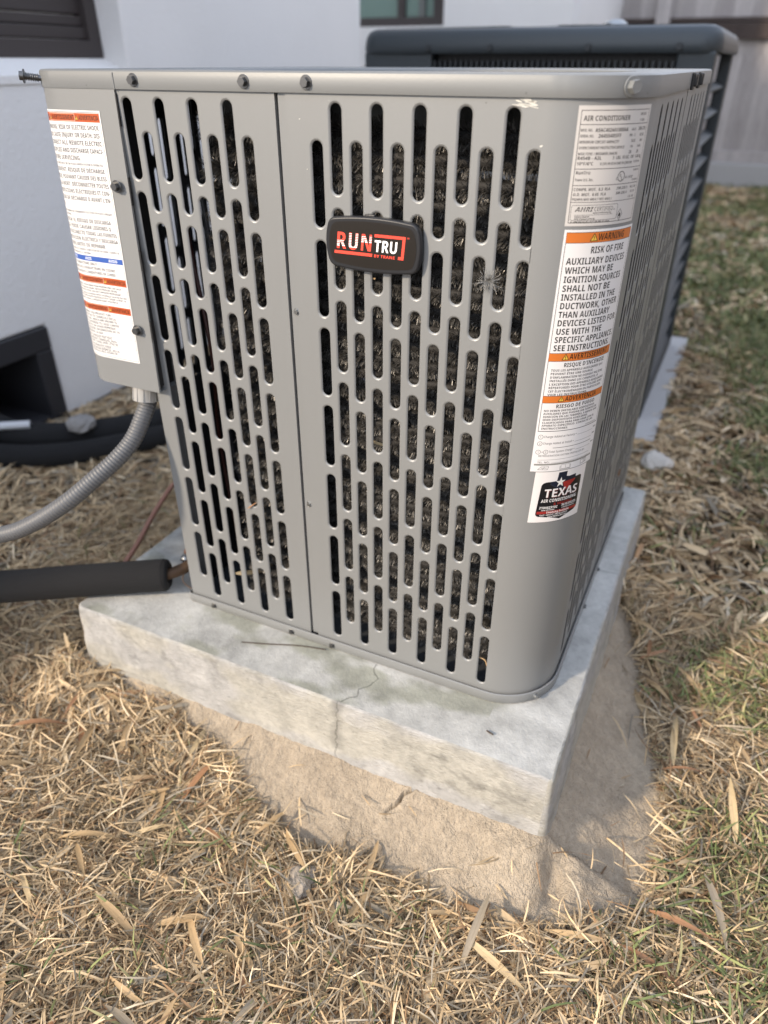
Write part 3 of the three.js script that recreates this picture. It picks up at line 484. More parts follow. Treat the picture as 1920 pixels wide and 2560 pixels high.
{ // company sticker
  const t = canvasTex(720, 660, (x, W, H) => {
    x.fillStyle = '#f3efec'; x.fillRect(0, 0, W, H);
    x.fillStyle = '#17181d'; x.beginPath(); x.moveTo(95, 175); x.quadraticCurveTo(110, 135, 160, 132); x.lineTo(610, 118); x.quadraticCurveTo(650, 118, 650, 160); x.lineTo(660, 520); x.quadraticCurveTo(655, 560, 600, 575); x.quadraticCurveTo(500, 600, 400, 640); x.quadraticCurveTo(300, 600, 120, 585); x.quadraticCurveTo(75, 575, 78, 530); x.closePath(); x.fill();
    x.fillStyle = '#1b2233'; x.beginPath(); for (const p of [[290, 22], [400, 20], [398, 84], [440, 92], [500, 88], [540, 84], [545, 150], [470, 215], [420, 262], [385, 230], [330, 238], [300, 215], [250, 190], [200, 160], [215, 132], [280, 128]]) x.lineTo(...p); x.closePath(); x.fill(); x.strokeStyle = '#3b4150'; x.lineWidth = 5; x.stroke();
    x.fillStyle = '#a3302c'; x.beginPath(); for (const p of [[360, 150], [543, 138], [545, 155], [470, 218], [420, 262], [395, 236]]) x.lineTo(...p); x.closePath(); x.fill();
    x.fillStyle = '#f1efe9'; x.beginPath(); for (let k = 0; k < 10; k++) { const r = k % 2 ? 26 : 68, a = -Math.PI / 2 + k * Math.PI / 5; x.lineTo(330 + r * Math.cos(a), 150 + r * Math.sin(a)); } x.closePath(); x.fill();
    txt(x, 'TEXAS', 148, 338, 150, { w: 470, color: '#7c2521' }); txt(x, 'TEXAS', 142, 332, 150, { w: 470, color: '#f4f1ee' });
    txt(x, 'AIR CONDITIONING', 122, 396, 58, { w: 490, color: '#f4f1ee' }); txt(x, '& HEATING', 285, 444, 50, { w: 270, color: '#a3302c' });
    txt(x, '2104623102', 112, 482, 44, { w: 235, color: '#f4f1ee' }); txt(x, '3616334235', 400, 474, 44, { w: 225, color: '#f4f1ee' });
    txt(x, 'SAN ANTONIO', 142, 508, 24, { w: 170, color: '#f4f1ee' }); txt(x, 'CORPUS CHRISTI', 410, 502, 24, { w: 200, color: '#f4f1ee' });
    x.fillStyle = '#a3302c'; x.fillRect(90, 514, 560, 36); txt(x, 'Financing Available', 210, 546, 40, { w: 320, color: '#f4f1ee' });
    txt(x, 'SALES • SERVICE • INSTALLATIONS', 130, 576, 26, { w: 380, color: '#f4f1ee' }); txt(x, 'www.TEXASac361.com', 235, 604, 28, { w: 270, color: '#f4f1ee' });
  });
  const g = patch(wrap, 0.0288, 0.0975, 0.2958, 0.3625, 0.00045, 24, 0.0022);
  tag(mesh('company_sticker', g, labelMat(t, 0.3), ac), 'white square sticker with a dark state map logo');
}
{ // electrical warning label on the control cover
  const t = canvasTex(804, 2048, (x, W, H) => {
    x.fillStyle = '#f4f4f4'; x.fillRect(0, 0, W, H);
    x.strokeStyle = '#333'; x.lineWidth = 3; x.strokeRect(14, 14, W - 28, H - 28);
    const hdr = (y) => { x.fillStyle = '#c4561f'; x.fillRect(14, y, W - 28, 62); x.strokeStyle = '#e6dfd4'; x.lineWidth = 3; x.strokeRect(218, y + 6, 310, 50); txt(x, 'WARNING', 62, y + 48, 46, { w: 150, color: '#2a1408' }); txt(x, 'AVERTISSEMENT', 262, y + 48, 46, { w: 262, color: '#2a1408' }); txt(x, 'ADVERTENCIA', 572, y + 48, 46, { w: 206, color: '#2a1408' }); warnTri(x, 240, y + 48, 30); warnTri(x, 548, y + 48, 34); };
    const body = (L, y0, dy, size, x0 = 26) => L.forEach((s, i) => { const k = Array.isArray(s) ? s : [s]; x.font = `bold ${size}px sans-serif`; const m = x.measureText(k[0]).width; txt(x, k[0], k[1] ?? x0, y0 + i * dy, size, { weight: 'bold', color: '#060608', w: Math.min(m * 0.88, W - 30 - (k[1] ?? x0)) }); });
    const tri = (y) => { x.fillStyle = '#fff'; x.fillRect(26, y, 90, 120); warnTri(x, 72, y + 108, 100); };
    hdr(20); tri(96);
    body([['WARNING: RISK OF ELECTRIC SHOCK.', 140], ['CAN CAUSE INJURY OR DEATH: DIS-', 140], ['CONNECT ALL REMOTE ELECTRIC', 140], 'POWER SUPPLIES AND DISCHARGE CAPACI-', 'TORS BEFORE SERVICING.'], 138, 56, 46);
    body(['CONTROL PANEL COVER MUST BE IN PLACE WHEN SYSTEM IS OPERATED.'], 400, 30, 24);
    body(['AVERTISSEMENT: RISQUE DE DÉCHARGE', 'ÉLECTRIQUE, POUVANT CAUSER DES BLESS-', 'URES OU LA MORT: DÉCONNECTER TOUTES', 'LES ALIMENTATIONS ÉLECTRIQUES ET CON-', "DENSATEURS DE DÉCHARGE D AVANT L'EN-", 'TRETIEN.'], 452, 55, 44);
    body(['LE COUVERCLE DU PANNEAU DE COMMANDE DOIT ÊTRE EN PLACE LORSQUE', 'LE SYSTÈME FONCTIONNE.'], 772, 28, 23);
    body(['ADVERTENCIA: EL RIESGO DE DESCARGA', 'ELÉCTRICA, PUEDE CAUSAR LESIONES O', 'MUERTE: DESCONECTE TODAS LAS FUENTES', 'DE ALIMENTACIÓN ELÉCTRICA Y DESCARGA', 'CAPACITORES ANTES DE REPARAR.'], 848, 50, 42);
    body(['LA CUBIERTA DEL PANEL DE CONTROL DEBE ESTAR EN SU LUGAR, CUANDO SE', 'PONGA EN FUNCIONAMIENTO EL SISTEMA.'], 1082, 28, 23);
    x.fillStyle = '#3a63b8'; x.fillRect(14, 1124, W - 28, 44); txt(x, 'NOTICE', 110, 1158, 34, { color: '#fff' }); txt(x, 'AVIS', 360, 1158, 34, { color: '#fff' }); txt(x, 'AVISO', 630, 1158, 34, { color: '#fff' });
    body(['USE COPPER CONDUCTORS ONLY!', "N'UTILISER QUE DES CONDUCTEURS EN CUIVRE!", 'UTILICE ÚNICAMENTE CONDUTORES DE COBRE!'], 1202, 38, 33);
    hdr(1296); tri(1366);
    body([['WARNING: SYSTEM UNDER HIGH PRESSURE AND CAN CAUSE', 140], ['DEATH OR SERIOUS INJURY. RELIEVE PRESSURE BEFORE', 140], ['OPENING THE SYSTEM. USE ONLY APPROVED REFRIGERANT.', 140], ['Refer to product nameplate before installing or servicing this unit.', 140], 'AVERTISSEMENT: SYSTÈME À HAUTE PRESSION ET PEUT CAUSER LA MORT OU', 'DES BLESSURES GRAVES. ÉVITER LA PRESSION AVANT D’OUVRIR LE'], 1392, 25, 23);
    hdr(1546); tri(1616);
    body([['WARNING: THIS PRODUCT CAN', 140], ['EXPOSE YOU TO CHEMICALS INCLU-', 140], ['DING LEAD, WHICH ARE KNOWN TO', 140], 'THE STATE OF CALIFORNIA TO CAUSE CANCER', 'AND BIRTH DEFECTS OR OTHER REPRODUC-', 'TIVE HARM. FOR MORE INFORMATION GO TO:', 'WWW.P65WARNINGS.CA.GOV'], 1646, 30, 31);
    line(x, 14, 1838, W - 14, 1838, 2); body(['AVERTISSEMENT: CE PRODUIT PEUT VOUS', 'EXPOSER À DES PRODUITS CHIMIQUES, NOTA-', "MMENT À DU PLOMB, CONNU DANS L'ÉTAT DE"], 1864, 27, 28);
    line(x, 14, 1928, W - 14, 1928, 2); body(['ADVERTENCIA: ESTE PRODUCTO PUEDE', 'EXPONERLO A SUSTANCIAS QUÍMICAS, INCLUI-', 'DO EL PLOMO, CONOCIDO EN EL ESTADO DE'], 1954, 27, 28);
  });
  const s0 = 0.0272, s1 = s0 + 0.115;
  const g = patch((s, o) => coverPath(s, o), s1, s0, -0.3145, -0.0215, 0.0005, 36);
  tag(mesh('electrical_warning_label', g, labelMat(t, 0.42), cover), 'white label with orange and blue bands of small print');
}
{ // black badge
  const b = new THREE.Group(); b.name = 'badge'; b.position.set(0.3185, 0.5885, 0.0); ac.add(b); tag(b, 'black oval badge with red and white lettering');
  const shape = (w, h, e) => { const s = new THREE.Shape(), r = 0.0085; s.moveTo(-w + r * 0.4, -e + r * 0.7); s.quadraticCurveTo(-w + r * 0.6, -e - 0.001, -w + r * 1.5, -e - 0.0012); s.quadraticCurveTo(0, -h * 1.06, w - r * 1.5, -e - 0.0012); s.quadraticCurveTo(w - r * 0.6, -e - 0.001, w - r * 0.4, -e + r * 0.7); s.quadraticCurveTo(w * 1.02, 0, w - r * 0.4, e - r * 0.7); s.quadraticCurveTo(w - r * 0.6, e + 0.001, w - r * 1.5, e + 0.0012); s.quadraticCurveTo(0, h * 1.06, -w + r * 1.5, e + 0.0012); s.quadraticCurveTo(-w + r * 0.6, e + 0.001, -w + r * 0.4, e - r * 0.7); s.quadraticCurveTo(-w * 1.02, 0, -w + r * 0.4, -e + r * 0.7); return s; };
  const body = new THREE.ExtrudeGeometry(shape(0.0535, 0.0262, 0.0216), { depth: 0.0035, bevelEnabled: true, bevelThickness: 0.0028, bevelSize: 0.0022, bevelSegments: 4, curveSegments: 18 }); body.translate(0, 0, 0.0028);
  mesh('badge_body', body, std([0.016, 0.017, 0.02], 0.38), b);
  const clip = mesh('badge_clip', box(-0.010, 0.002, 0.022, 0.0292, 0.001, 0.006, 0.001), std([0.016, 0.017, 0.02], 0.38), b);
  const t = canvasTex(1024, 520, (x, W, H) => {
    x.fillStyle = '#1b1611'; x.fillRect(0, 0, W, H);
    const red = '#f2503f', wh = '#ffffff'; x.save(); x.transform(1, 0, -0.10, 1, 24, 0);
    const L = [['R', 102, 126], ['U', 238, 132], ['N', 378, 146]];
    for (const [c, px, w] of L) txt(x, c, px, 316, 226, { w, color: red });
    // white bands run through the letter strokes only
    const band = (ch, px, w, y0, y1, n) => { x.save(); x.beginPath(); for (let k = 0; k < n; k++) { const y = lerp(y0, y1, k / n); x.rect(px - 10, y, w + 20, (y1 - y0) / n * (0.35 + 0.4 * k / n)); } x.clip(); txt(x, ch, px, 316, 226, { w, color: wh }); x.restore(); };
    band('R', 102, 126, 236, 296, 4); band('U', 238, 132, 160, 300, 9); band('N', 378, 146, 176, 240, 4);
    txt(x, 'TRU', 540, 314, 158, { w: 262, color: wh });
    x.fillStyle = red; x.fillRect(96, 336, 430, 30); x.fillRect(536, 146, 336, 28); x.fillRect(842, 146, 30, 222); x.fillRect(812, 338, 60, 30);
    txt(x, 'BY TRANE', 544, 368, 40, { w: 236, color: red }); txt(x, 'TM', 884, 164, 20, { color: red }); x.restore();
  });
  const pl = new THREE.ShapeGeometry(shape(0.0508, 0.0236, 0.0192), 18), p = pl.attributes.position, uv = pl.attributes.uv;
  for (let i = 0; i < p.count; i++) uv.setXY(i, (p.getX(i) + 0.0525) / 0.105, (p.getY(i) + 0.0266) / 0.0532);
  pl.translate(0, 0, 0.00935); mesh('badge_plate', pl, new THREE.MeshStandardMaterial({ map: t, roughness: 0.35 }), b);
}
// service valve in the open corner
{
  const BRASS = std([0.42, 0.27, 0.09], 0.35, { metalness: 0.9 }), COPPER = std([0.48, 0.2, 0.11], 0.4, { metalness: 0.9 });
  const v = new THREE.Group(); v.name = 'service_valve'; v.position.set(-0.034, 0.045, -0.055); ac.add(v);
  const c1 = new THREE.CylinderGeometry(0.012, 0.012, 0.035, 8); c1.rotateZ(Math.PI / 2); mesh('valve_body', c1, BRASS, v);
  const c2 = new THREE.CylinderGeometry(0.008, 0.009, 0.03, 6); c2.translate(-0.004, 0.018, 0.004); mesh('valve_stem', c2, BRASS, v);
  const c3 = new THREE.SphereGeometry(0.0085, 16, 12); c3.translate(-0.026, -0.004, 0.012); mesh('valve_cap', c3, STEEL, v);
  mesh('valve_tube', tube([[0.01, 0, 0], [-0.02, 0.004, 0], [-0.03, 0.0, 0.0]], 0.009, 10, 10), COPPER, v);
  mesh('wire_tie', tube([[-0.012, -0.008, 0.02], [-0.024, -0.034, 0.03], [-0.006, -0.042, 0.035], [0.02, -0.042, 0.034]], 0.0011, 18, 6), std([0.5, 0.33, 0.22], 0.5, { metalness: 0.5 }), v);
  const pl = metricUV(mergeGeometries([box(-0.0165, -0.0145, 0.01, 0.36, -0.26, -0.04)])); mesh('valve_plate', pl, BLACK, ac);
}

// ------------------------------------------------------------------ pipes and conduit
{
  const c = thing('conduit', 'grey flexible electrical conduit curving out from under the control cover', 'conduit');
  const pts = [[-0.040, 0.372, -0.020], [-0.0405, 0.345, -0.006], [-0.0415, 0.323, 0.012], [-0.045, 0.300, 0.033], [-0.055, 0.280, 0.058], [-0.072, 0.260, 0.086], [-0.100, 0.232, 0.118], [-0.150, 0.197, 0.145], [-0.190, 0.178, 0.160], [-0.29, 0.155, 0.18], [-0.45, 0.17, 0.15], [-0.7, 0.35, 0.05], [-0.95, 0.6, -0.02], [-1.07, 0.7, -0.05]];
  const curve = new THREE.CatmullRomCurve3(pts.map((p) => new THREE.Vector3(...p))), g = new THREE.TubeGeometry(curve, 1200, 0.0118, 18), p = g.attributes.position, n = g.attributes.normal;
  for (let i = 0; i < p.count; i++) { const ring = Math.floor(i / 19), d = ring % 4 === 0 ? -0.0011 : 0.0002; p.setXYZ(i, p.getX(i) + n.getX(i) * d, p.getY(i) + n.getY(i) * d, p.getZ(i) + n.getZ(i) * d); }
  g.computeVertexNormals();
  mesh('hose', g, std([0.115, 0.118, 0.122], 0.45), c);
  const nut = new THREE.Group(); nut.name = 'coupling'; c.add(nut); nut.position.set(-0.0405, 0.3575, -0.004); nut.rotation.x = -0.25;
  const cg = new THREE.CylinderGeometry(0.0178, 0.0170, 0.021, 24, 1); mesh('coupling_nut', cg, std([0.34, 0.335, 0.32], 0.5), nut);
  for (let k = 0; k < 12; k++) { const a = k / 12 * Math.PI * 2; const r = new THREE.BoxGeometry(0.0014, 0.020, 0.0014); r.rotateY(-a); r.translate(Math.cos(a) * 0.0174, 0, Math.sin(a) * 0.0174); mesh('rib', r, std([0.34, 0.335, 0.32], 0.5), nut); }
}
{
  const pipe = thing('insulated_pipe', 'thick black foam insulated pipe leaving the open corner over the slab', 'pipe');
  const FOAM = std([0.006, 0.0063, 0.0073], 0.9, { bumpMap: soilBump, bumpScale: 0.001 });
  mesh('insulation', tube([[-0.066, 0.037, 0.003], [-0.12, 0.033, 0.031], [-0.181, 0.0285, 0.062], [-0.306, 0.020, 0.128], [-0.5, 0.0, 0.2], [-0.75, -0.06, 0.18], [-1.0, -0.09, 0.05], [-1.12, -0.09, -0.05]], 0.0268, 70, 26), FOAM, pipe);
  const e = new THREE.TorusGeometry(0.0185, 0.0078, 10, 26); e.rotateY(Math.PI / 2 + 0.5); e.translate(-0.066, 0.037, 0.003); mesh('pipe_end', e, FOAM, pipe);
  mesh('copper_core', tube([[-0.09, 0.036, 0.014], [-0.060, 0.038, -0.002], [-0.034, 0.043, -0.045]], 0.0095, 12, 12), std([0.10, 0.06, 0.035], 0.6, { metalness: 0.5 }), pipe);
  top('copper_tube', tube([[-0.02, 0.06, -0.08], [-0.10, 0.055, -0.16], [-0.26, 0.03, -0.27], [-0.262, 0.0, -0.20], [-0.232, -0.02, -0.10], [-0.222, -0.045, -0.03], [-0.22, -0.10, 0.01], [-0.22, -0.19, 0.02]], 0.0048, 60, 8), std([0.36, 0.19, 0.14], 0.55, { metalness: 0.5 }), 'thin copper tube curving along the edge of the slab', 'pipe');
  const ls = thing('line_set', 'pair of black insulated lines lying between the wall and the slabs', 'pipe');
  mesh('line', tube([[-1.18, -0.06, -0.45], [-1.02, -0.115, -0.47], [-0.9, -0.125, -0.53], [-0.72, -0.125, -0.72], [-0.58, -0.12, -1.0], [-0.5, -0.11, -1.35], [-0.42, -0.08, -1.6]], 0.04, 50, 14), FOAM, ls);
  mesh('line', tube([[-1.18, -0.10, -0.38], [-1.0, -0.13, -0.38], [-0.84, -0.135, -0.46], [-0.66, -0.135, -0.68], [-0.5, -0.13, -0.98], [-0.44, -0.12, -1.4], [-0.40, -0.1, -1.6]], 0.032, 50, 14), FOAM, ls);
  top('white_pipe', tube([[-1.20, -0.075, -0.30], [-1.0, -0.078, -0.45], [-0.955, -0.08, -0.485]], 0.011, 16, 12), std([0.55, 0.57, 0.6], 0.4), 'white plastic drain pipe coming out of the crawl space opening', 'pipe');
}

// ------------------------------------------------------------------ second unit behind
makePad('concrete_pad', 'pale concrete slab under the dark unit further back', -0.5, 0.57, -2.26, -1.27, -0.2, -0.155, 0.003, CONC, CONC);
{
  const u = thing('dark_condenser', 'dark blue grey air conditioner with louvred sides behind the light grey one', 'air conditioner', [0, 0, 0]);
  const DK = std([0.040, 0.050, 0.058], 0.42, { metalness: 0.2, bumpMap: paintBump, bumpScale: 0.0003 }), DK2 = std([0.030, 0.035, 0.040], 0.5, { metalness: 0.2 });
  const x0 = -0.395, x1 = 0.512, z0 = -2.16, z1 = -1.4, yb = -0.155, yt = 0.772;
  const P = outline(x0 - 0.008, x1 + 0.008, z0 - 0.008, z1 + 0.008, [0.05, 0.05, 0.05, 0.05], 8);
  mesh('cap', sweep(P, [[-0.006, yt - 0.002], [0, yt - 0.004], [0.004, yt + 0.004], [0.003, yt + 0.018], [-0.001, yt + 0.034], [-0.010, yt + 0.046], [-0.026, yt + 0.052], [-0.06, yt + 0.054], [-0.40, yt + 0.056]], 0.7), DK, u);
  mesh('fan_motor', (() => { const g = new THREE.LatheGeometry([[0, 0.010], [0.10, 0.010], [0.20, 0.008], [0.24, 0.004], [0.26, 0]].map((p) => new THREE.Vector2(...p)), 30); g.translate(0.15, yt + 0.052, -1.78); return g; })(), DK2, u);
  mesh('guard_bolt', (() => { const g = new THREE.LatheGeometry([[0, 0.02], [0.02, 0.018], [0.035, 0.008], [0.036, 0]].map((p) => new THREE.Vector2(...p)), 16); g.translate(0.20, yt + 0.062, -1.80); return g; })(), STEEL, u);
  mesh('core', box(x0 + 0.05, x1 - 0.045, yb + 0.02, yt - 0.004, z0 + 0.05, z1 - 0.045), BLACK, u);
  for (const [a, b, c, d] of [[x0, x0 + 0.2, z1 - 0.03, z1], [x1 - 0.085, x1, z1 - 0.035, z1], [x1 - 0.035, x1 - 0.0005, z1 - 0.075, z1 - 0.0355], [x1 - 0.035, x1, z0, z0 + 0.07], [x0, x0 + 0.07, z0, z0 + 0.035]]) mesh('corner_post', box(a, b, yb, yt, c, d, 0.006), DK, u);
  mesh('base', box(x0, x1, yb, yb + 0.045, z0 + 0.002, z1 - 0.002, 0.006), DK2, u);
  const bar = new THREE.BoxGeometry(0.0055, yt - yb - 0.06, 0.02);
  for (let x = x0 + 0.208; x < x1 - 0.09; x += 0.0148) { const m = mesh('grille_bar', bar, DK2, u); m.position.set(x, (yt + yb) / 2 + 0.01, z1 - 0.014); }
  const slat = new THREE.BoxGeometry(0.030, 0.006, z1 - z0 - 0.14); slat.rotateZ(-0.45);
  for (let y = yb + 0.06; y < yt - 0.02; y += 0.0655) { const m = mesh('louvre_slat', slat, DK, u); m.position.set(x1 - 0.022, y, (z0 + z1) / 2); }
  for (let y = yb + 0.06; y < yt - 0.02; y += 0.0655) { const m = mesh('louvre_slat', slat, DK, u); m.rotation.y = Math.PI; m.position.set(x0 + 0.022, y, (z0 + z1) / 2); }
  for (const x of [-0.2, -0.03, 0.22, 0.43]) { const m = mesh('screw', screwHead, DK2, u); m.position.set(x, yt + 0.008, z1 + 0.012); m.scale.setScalar(1.4); }
}

// ------------------------------------------------------------------ house
{
  const h = thing('house', 'white stucco house with brown framed windows', 'house', [-1.08, -0.2, 0]);
  const ox = 1.08, oy = 0.2;                                            // children keep world numbers through this offset
  const at = (m) => { m.position.set(ox, oy, 0); return m; };
  const wallZ = (pts, holes) => { const s = new THREE.Shape(pts.map((p) => new THREE.Vector2(...p))); holes.forEach((q) => s.holes.push(new THREE.Path(q.map((p) => new THREE.Vector2(...p))))); return s; };
  // side wall in plane x = -1.08; shape u = -z
  const side = wallZ([[-1.38, -0.165], [2.73, -0.175], [2.73, 3.0], [-1.38, 3.0]], [[[-0.35, 0.722], [1.22, 0.722], [1.22, 1.95], [-0.35, 1.95]], [[0.25, -0.15], [0.71, -0.15], [0.71, 0.11], [0.25, 0.11]]]);
  const g = new THREE.ExtrudeGeometry(side, { depth: 0.22, bevelEnabled: true, bevelThickness: 0.008, bevelSize: 0.008, bevelOffset: -0.008, bevelSegments: 3 }); g.rotateY(Math.PI / 2); g.translate(-1.08 - 0.22 - 0.008, 0, 0);
  at(mesh('side_wall', metricUV(g), STUCCO, h));
  const fnd = at(mesh('footing', metricUV(box(-1.29, -1.095, -0.35, -0.165, -2.72, 1.36)), std([0.22, 0.18, 0.14], 0.95, { bumpMap: concBump, bumpScale: 0.004 }), h));
  at(mesh('front_wall', metricUV(box(-6, -1.31, -0.3, 3.0, 1.15, 1.37)), STUCCO, h));
  at(mesh('rear_wall', metricUV(box(-6, -1.31, -0.3, 3.0, -2.72, -2.52)), STUCCO, h));
  // sloped sill of the window
  const sl = new THREE.Shape([[-1.20, 0.70], [-1.076, 0.70], [-1.076, 0.718], [-1.17, 0.757], [-1.20, 0.757]].map((p) => new THREE.Vector2(...p)));
  const sg = new THREE.ExtrudeGeometry(sl, { depth: 1.5695, bevelEnabled: false }); sg.translate(0, 0, -1.2195);
  at(mesh('window_sill', metricUV(sg), STUCCO, h));
  const win = new THREE.Group(); win.name = 'window'; h.add(win); win.position.set(ox, oy, 0);
  for (const [a, b, xa] of [[0.757, 0.800, -1.165], [0.802, 0.832, -1.178], [0.834, 0.858, -1.186], [0.862, 0.90, -1.192]]) mesh('sash_rail', box(xa - 0.04, xa, a, b, -1.215, 0.34, 0.003), BROWNFRAME, win);
  mesh('jamb', box(-1.215, -1.166, 0.757, 1.94, -1.218, -1.175, 0.003), BROWNFRAME, win); mesh('jamb', box(-1.215, -1.166, 0.757, 1.94, 0.30, 0.345, 0.003), BROWNFRAME, win); mesh('head', box(-1.215, -1.166, 1.89, 1.945, -1.17, 0.30, 0.003), BROWNFRAME, win);
  mesh('pane', box(-1.206, -1.202, 0.9, 1.9, -1.18, 0.31), new THREE.MeshPhysicalMaterial({ color: new THREE.Color().setRGB(0.12, 0.13, 0.14), roughness: 0.06 }), win);
  // crawl space opening with a dark frame
  const vent = new THREE.Group(); vent.name = 'vent_opening'; h.add(vent); vent.position.set(ox, oy, 0);
  const VF = std([0.024, 0.024, 0.028], 0.6);
  mesh('vent_frame', box(-1.31, -1.07, 0.045, 0.109, -0.708, -0.252, 0.004), VF, vent); mesh('vent_frame', box(-1.31, -1.071, -0.20, 0.044, -0.708, -0.652, 0.004), VF, vent); mesh('vent_frame', box(-1.31, -1.071, -0.20, 0.044, -0.31, -0.252, 0.004), VF, vent);
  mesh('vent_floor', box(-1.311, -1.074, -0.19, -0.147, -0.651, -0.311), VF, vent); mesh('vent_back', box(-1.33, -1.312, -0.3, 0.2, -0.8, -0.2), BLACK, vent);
  // rear wing
  const far = wallZ([[-6, -0.25], [-0.668, -0.25], [-0.668, 3.0], [-6, 3.0]], [[[-3.2, 0.97], [-1.577, 0.97], [-1.577, 2.1], [-3.2, 2.1]]]);
  const fg = new THREE.ExtrudeGeometry(far, { depth: 0.2, bevelEnabled: false }); fg.translate(0, 0, -5.2); at(mesh('wing_wall', metricUV(fg), std([0.86, 0.86, 0.855], 0.95, { map: stuccoMap, bumpMap: stuccoBump, bumpScale: 0.006 }), h));
  at(mesh('wing_end_wall', metricUV(box(-0.87, -0.669, -0.25, 3.0, -9, -5.202)), STUCCO, h));
  const w2 = new THREE.Group(); w2.name = 'window'; h.add(w2); w2.position.set(ox, oy, 0);
  mesh('jamb', box(-1.70, -1.58, 0.972, 2.098, -5.19, -5.11, 0.004), BROWNFRAME, w2); mesh('mullion', box(-1.99, -1.93, 1.03, 2.05, -5.18, -5.12, 0.004), BROWNFRAME, w2); mesh('mullion', box(-1.82, -1.77, 1.03, 2.05, -5.178, -5.118, 0.004), std([0.12, 0.13, 0.125], 0.5), w2); mesh('sash_rail', box(-3.2, -1.70, 0.972, 1.03, -5.185, -5.115, 0.004), BROWNFRAME, w2); mesh('head', box(-3.2, -1.70, 2.05, 2.1, -5.185, -5.115, 0.004), BROWNFRAME, w2);
  mesh('pane', box(-3.2, -1.69, 1.02, 2.06, -5.152, -5.148), new THREE.MeshPhysicalMaterial({ color: new THREE.Color().setRGB(0.16, 0.24, 0.21), roughness: 0.08 }), w2);
  at(mesh('roof', mergeGeometries([box(-6.2, -0.80, 3.0, 3.15, -2.85, 1.5), box(-6.2, -0.6, 3.002, 3.152, -9.2, -4.98)]), std([0.16, 0.14, 0.13], 0.9), h));
}
// ------------------------------------------------------------------ fence
{
  const f = thing('wooden_fence', 'weathered grey wooden board fence across the end of the yard', 'fence', [0, -0.2, -6.8]);
  const r = rng(31), bw = 0.1436, bg = [0, 1, 2].map((k) => metricUV(box(-bw / 2, bw / 2, 0.31, 2.1, -0.012, 0.012, 0.002)));
  for (let x = -1.6; x < 3.2; x += 0.144) { const m = mesh('board', bg[Math.floor(r() * 3)], woodTone[Math.floor(r() * 3)], f); m.position.set(x, 0, r() * 0.006); }
  mesh('rail', metricUV(box(-1.7, 3.3, 1.112, 1.222, 0.02, 0.06, 0.003)), RAILWOOD, f); mesh('rail', metricUV(box(-1.7, 3.3, 1.23, 1.262, 0.02, 0.05, 0.003)), RAILWOOD, f);
  mesh('bottom_board', metricUV(box(-1.7, 3.3, 0.225, 0.312, 0.016, 0.05, 0.003)), woodTone[0], f);
  for (const x of [-0.98, -0.32, 1.7]) mesh('post', metricUV(box(x - 0.055, x + 0.055, 0.0, 2.2, 0.022, 0.115, 0.004)), x < -0.5 ? POSTWOOD : woodTone[1], f);
  top('concrete_kerb', metricUV(box(-1.7, 3.3, -0.25, 0.022, -6.9, -6.70, 0.01)), CONC, 'low concrete kerb running under the wooden fence', 'kerb');
}

// side fence along the right of the yard, out of the frame: it keeps the low sky off the unit's right side
{
  const f = thing('wooden_fence', 'weathered wooden side fence along the lawn, beyond the right of the unit', 'fence', [2.3, -0.2, -1.6]);
  const r = rng(37), g = metricUV(box(-0.012, 0.012, 0.05, 2.1, -0.0718, 0.0718, 0.002));
  for (let z = -5.0; z < 4.2; z += 0.144) { const m = mesh('board', g, woodTone[Math.floor(r() * 3)], f); m.position.set(r() * 0.006, 0, z); }
  for (const y of [0.4, 1.6]) mesh('rail', metricUV(box(-0.06, -0.02, y, y + 0.09, -5.0, 4.2, 0.003)), RAILWOOD, f);
}
// ------------------------------------------------------------------ straw, grass, leaves
function bladeGeo(L, w, bend, twist, seg = 4) {
  const pos = [], uv = [], idx = [];
  for (let k = 0; k <= seg; k++) { const t = k / seg, x = (t - 0.5) * L, ww = w * (t < 0.12 ? 0.6 + 3 * t : t > 0.8 ? (1 - t) / 0.2 * 0.85 + 0.08 : 1) / 2, y = bend * (0.25 - (t - 0.5) ** 2) * L, a = twist * (t - 0.5); pos.push(x, y - Math.sin(a) * ww, -Math.cos(a) * ww, x, y + Math.sin(a) * ww, Math.cos(a) * ww); uv.push(t, 0, t, 1); }
  for (let k = 0; k < seg; k++) { const a = k * 2; idx.push(a, a + 1, a + 2, a + 1, a + 3, a + 2); }
  return geoFrom(pos, idx, uv);
}
function leafGeo(L, w, bend, fold, twist, seg = 7) {
  const pos = [], uv = [], idx = [];
  for (let k = 0; k <= seg; k++) { const t = k / seg, x = (t - 0.5) * L, ww = Math.max(0.0003, w / 2 * Math.pow(Math.sin(Math.PI * Math.pow(t, 0.8)), 0.75)), y = bend * (0.25 - (t - 0.5) ** 2) * L + 0.002, a = twist * (t - 0.5); for (const s of [-1, 0, 1]) pos.push(x, y + Math.abs(s) * ww * fold + s * Math.sin(a) * ww, s * Math.cos(a) * ww), uv.push(t, (s + 1) / 2); }
  for (let k = 0; k < seg; k++) for (const s of [0, 1]) { const a = k * 3 + s; idx.push(a, a + 1, a + 3, a + 1, a + 4, a + 3); }
  return geoFrom(pos, idx, uv);
}
const DRY = new THREE.MeshStandardMaterial({ color: 0xffffff, roughness: 0.75, side: THREE.DoubleSide });
const leafGrain = dataTex(256, 64, (u, v, i, j) => { const g = 0.84 + 0.22 * (vn(u * 4, v * 26, 501) - 0.5) + 0.2 * (fbm(u * 20, v * 6, 503, 3) - 0.5) - (Math.abs(v - 0.5) < 0.02 ? 0.12 : 0); return [g, g * 0.99, g * 0.96]; }, {});
const blocked = (x, z) => padDist(x, z) < 0.004 || (x > -0.5 && x < 0.57 && z > -2.26 && z < -1.27) || x < -1.06;
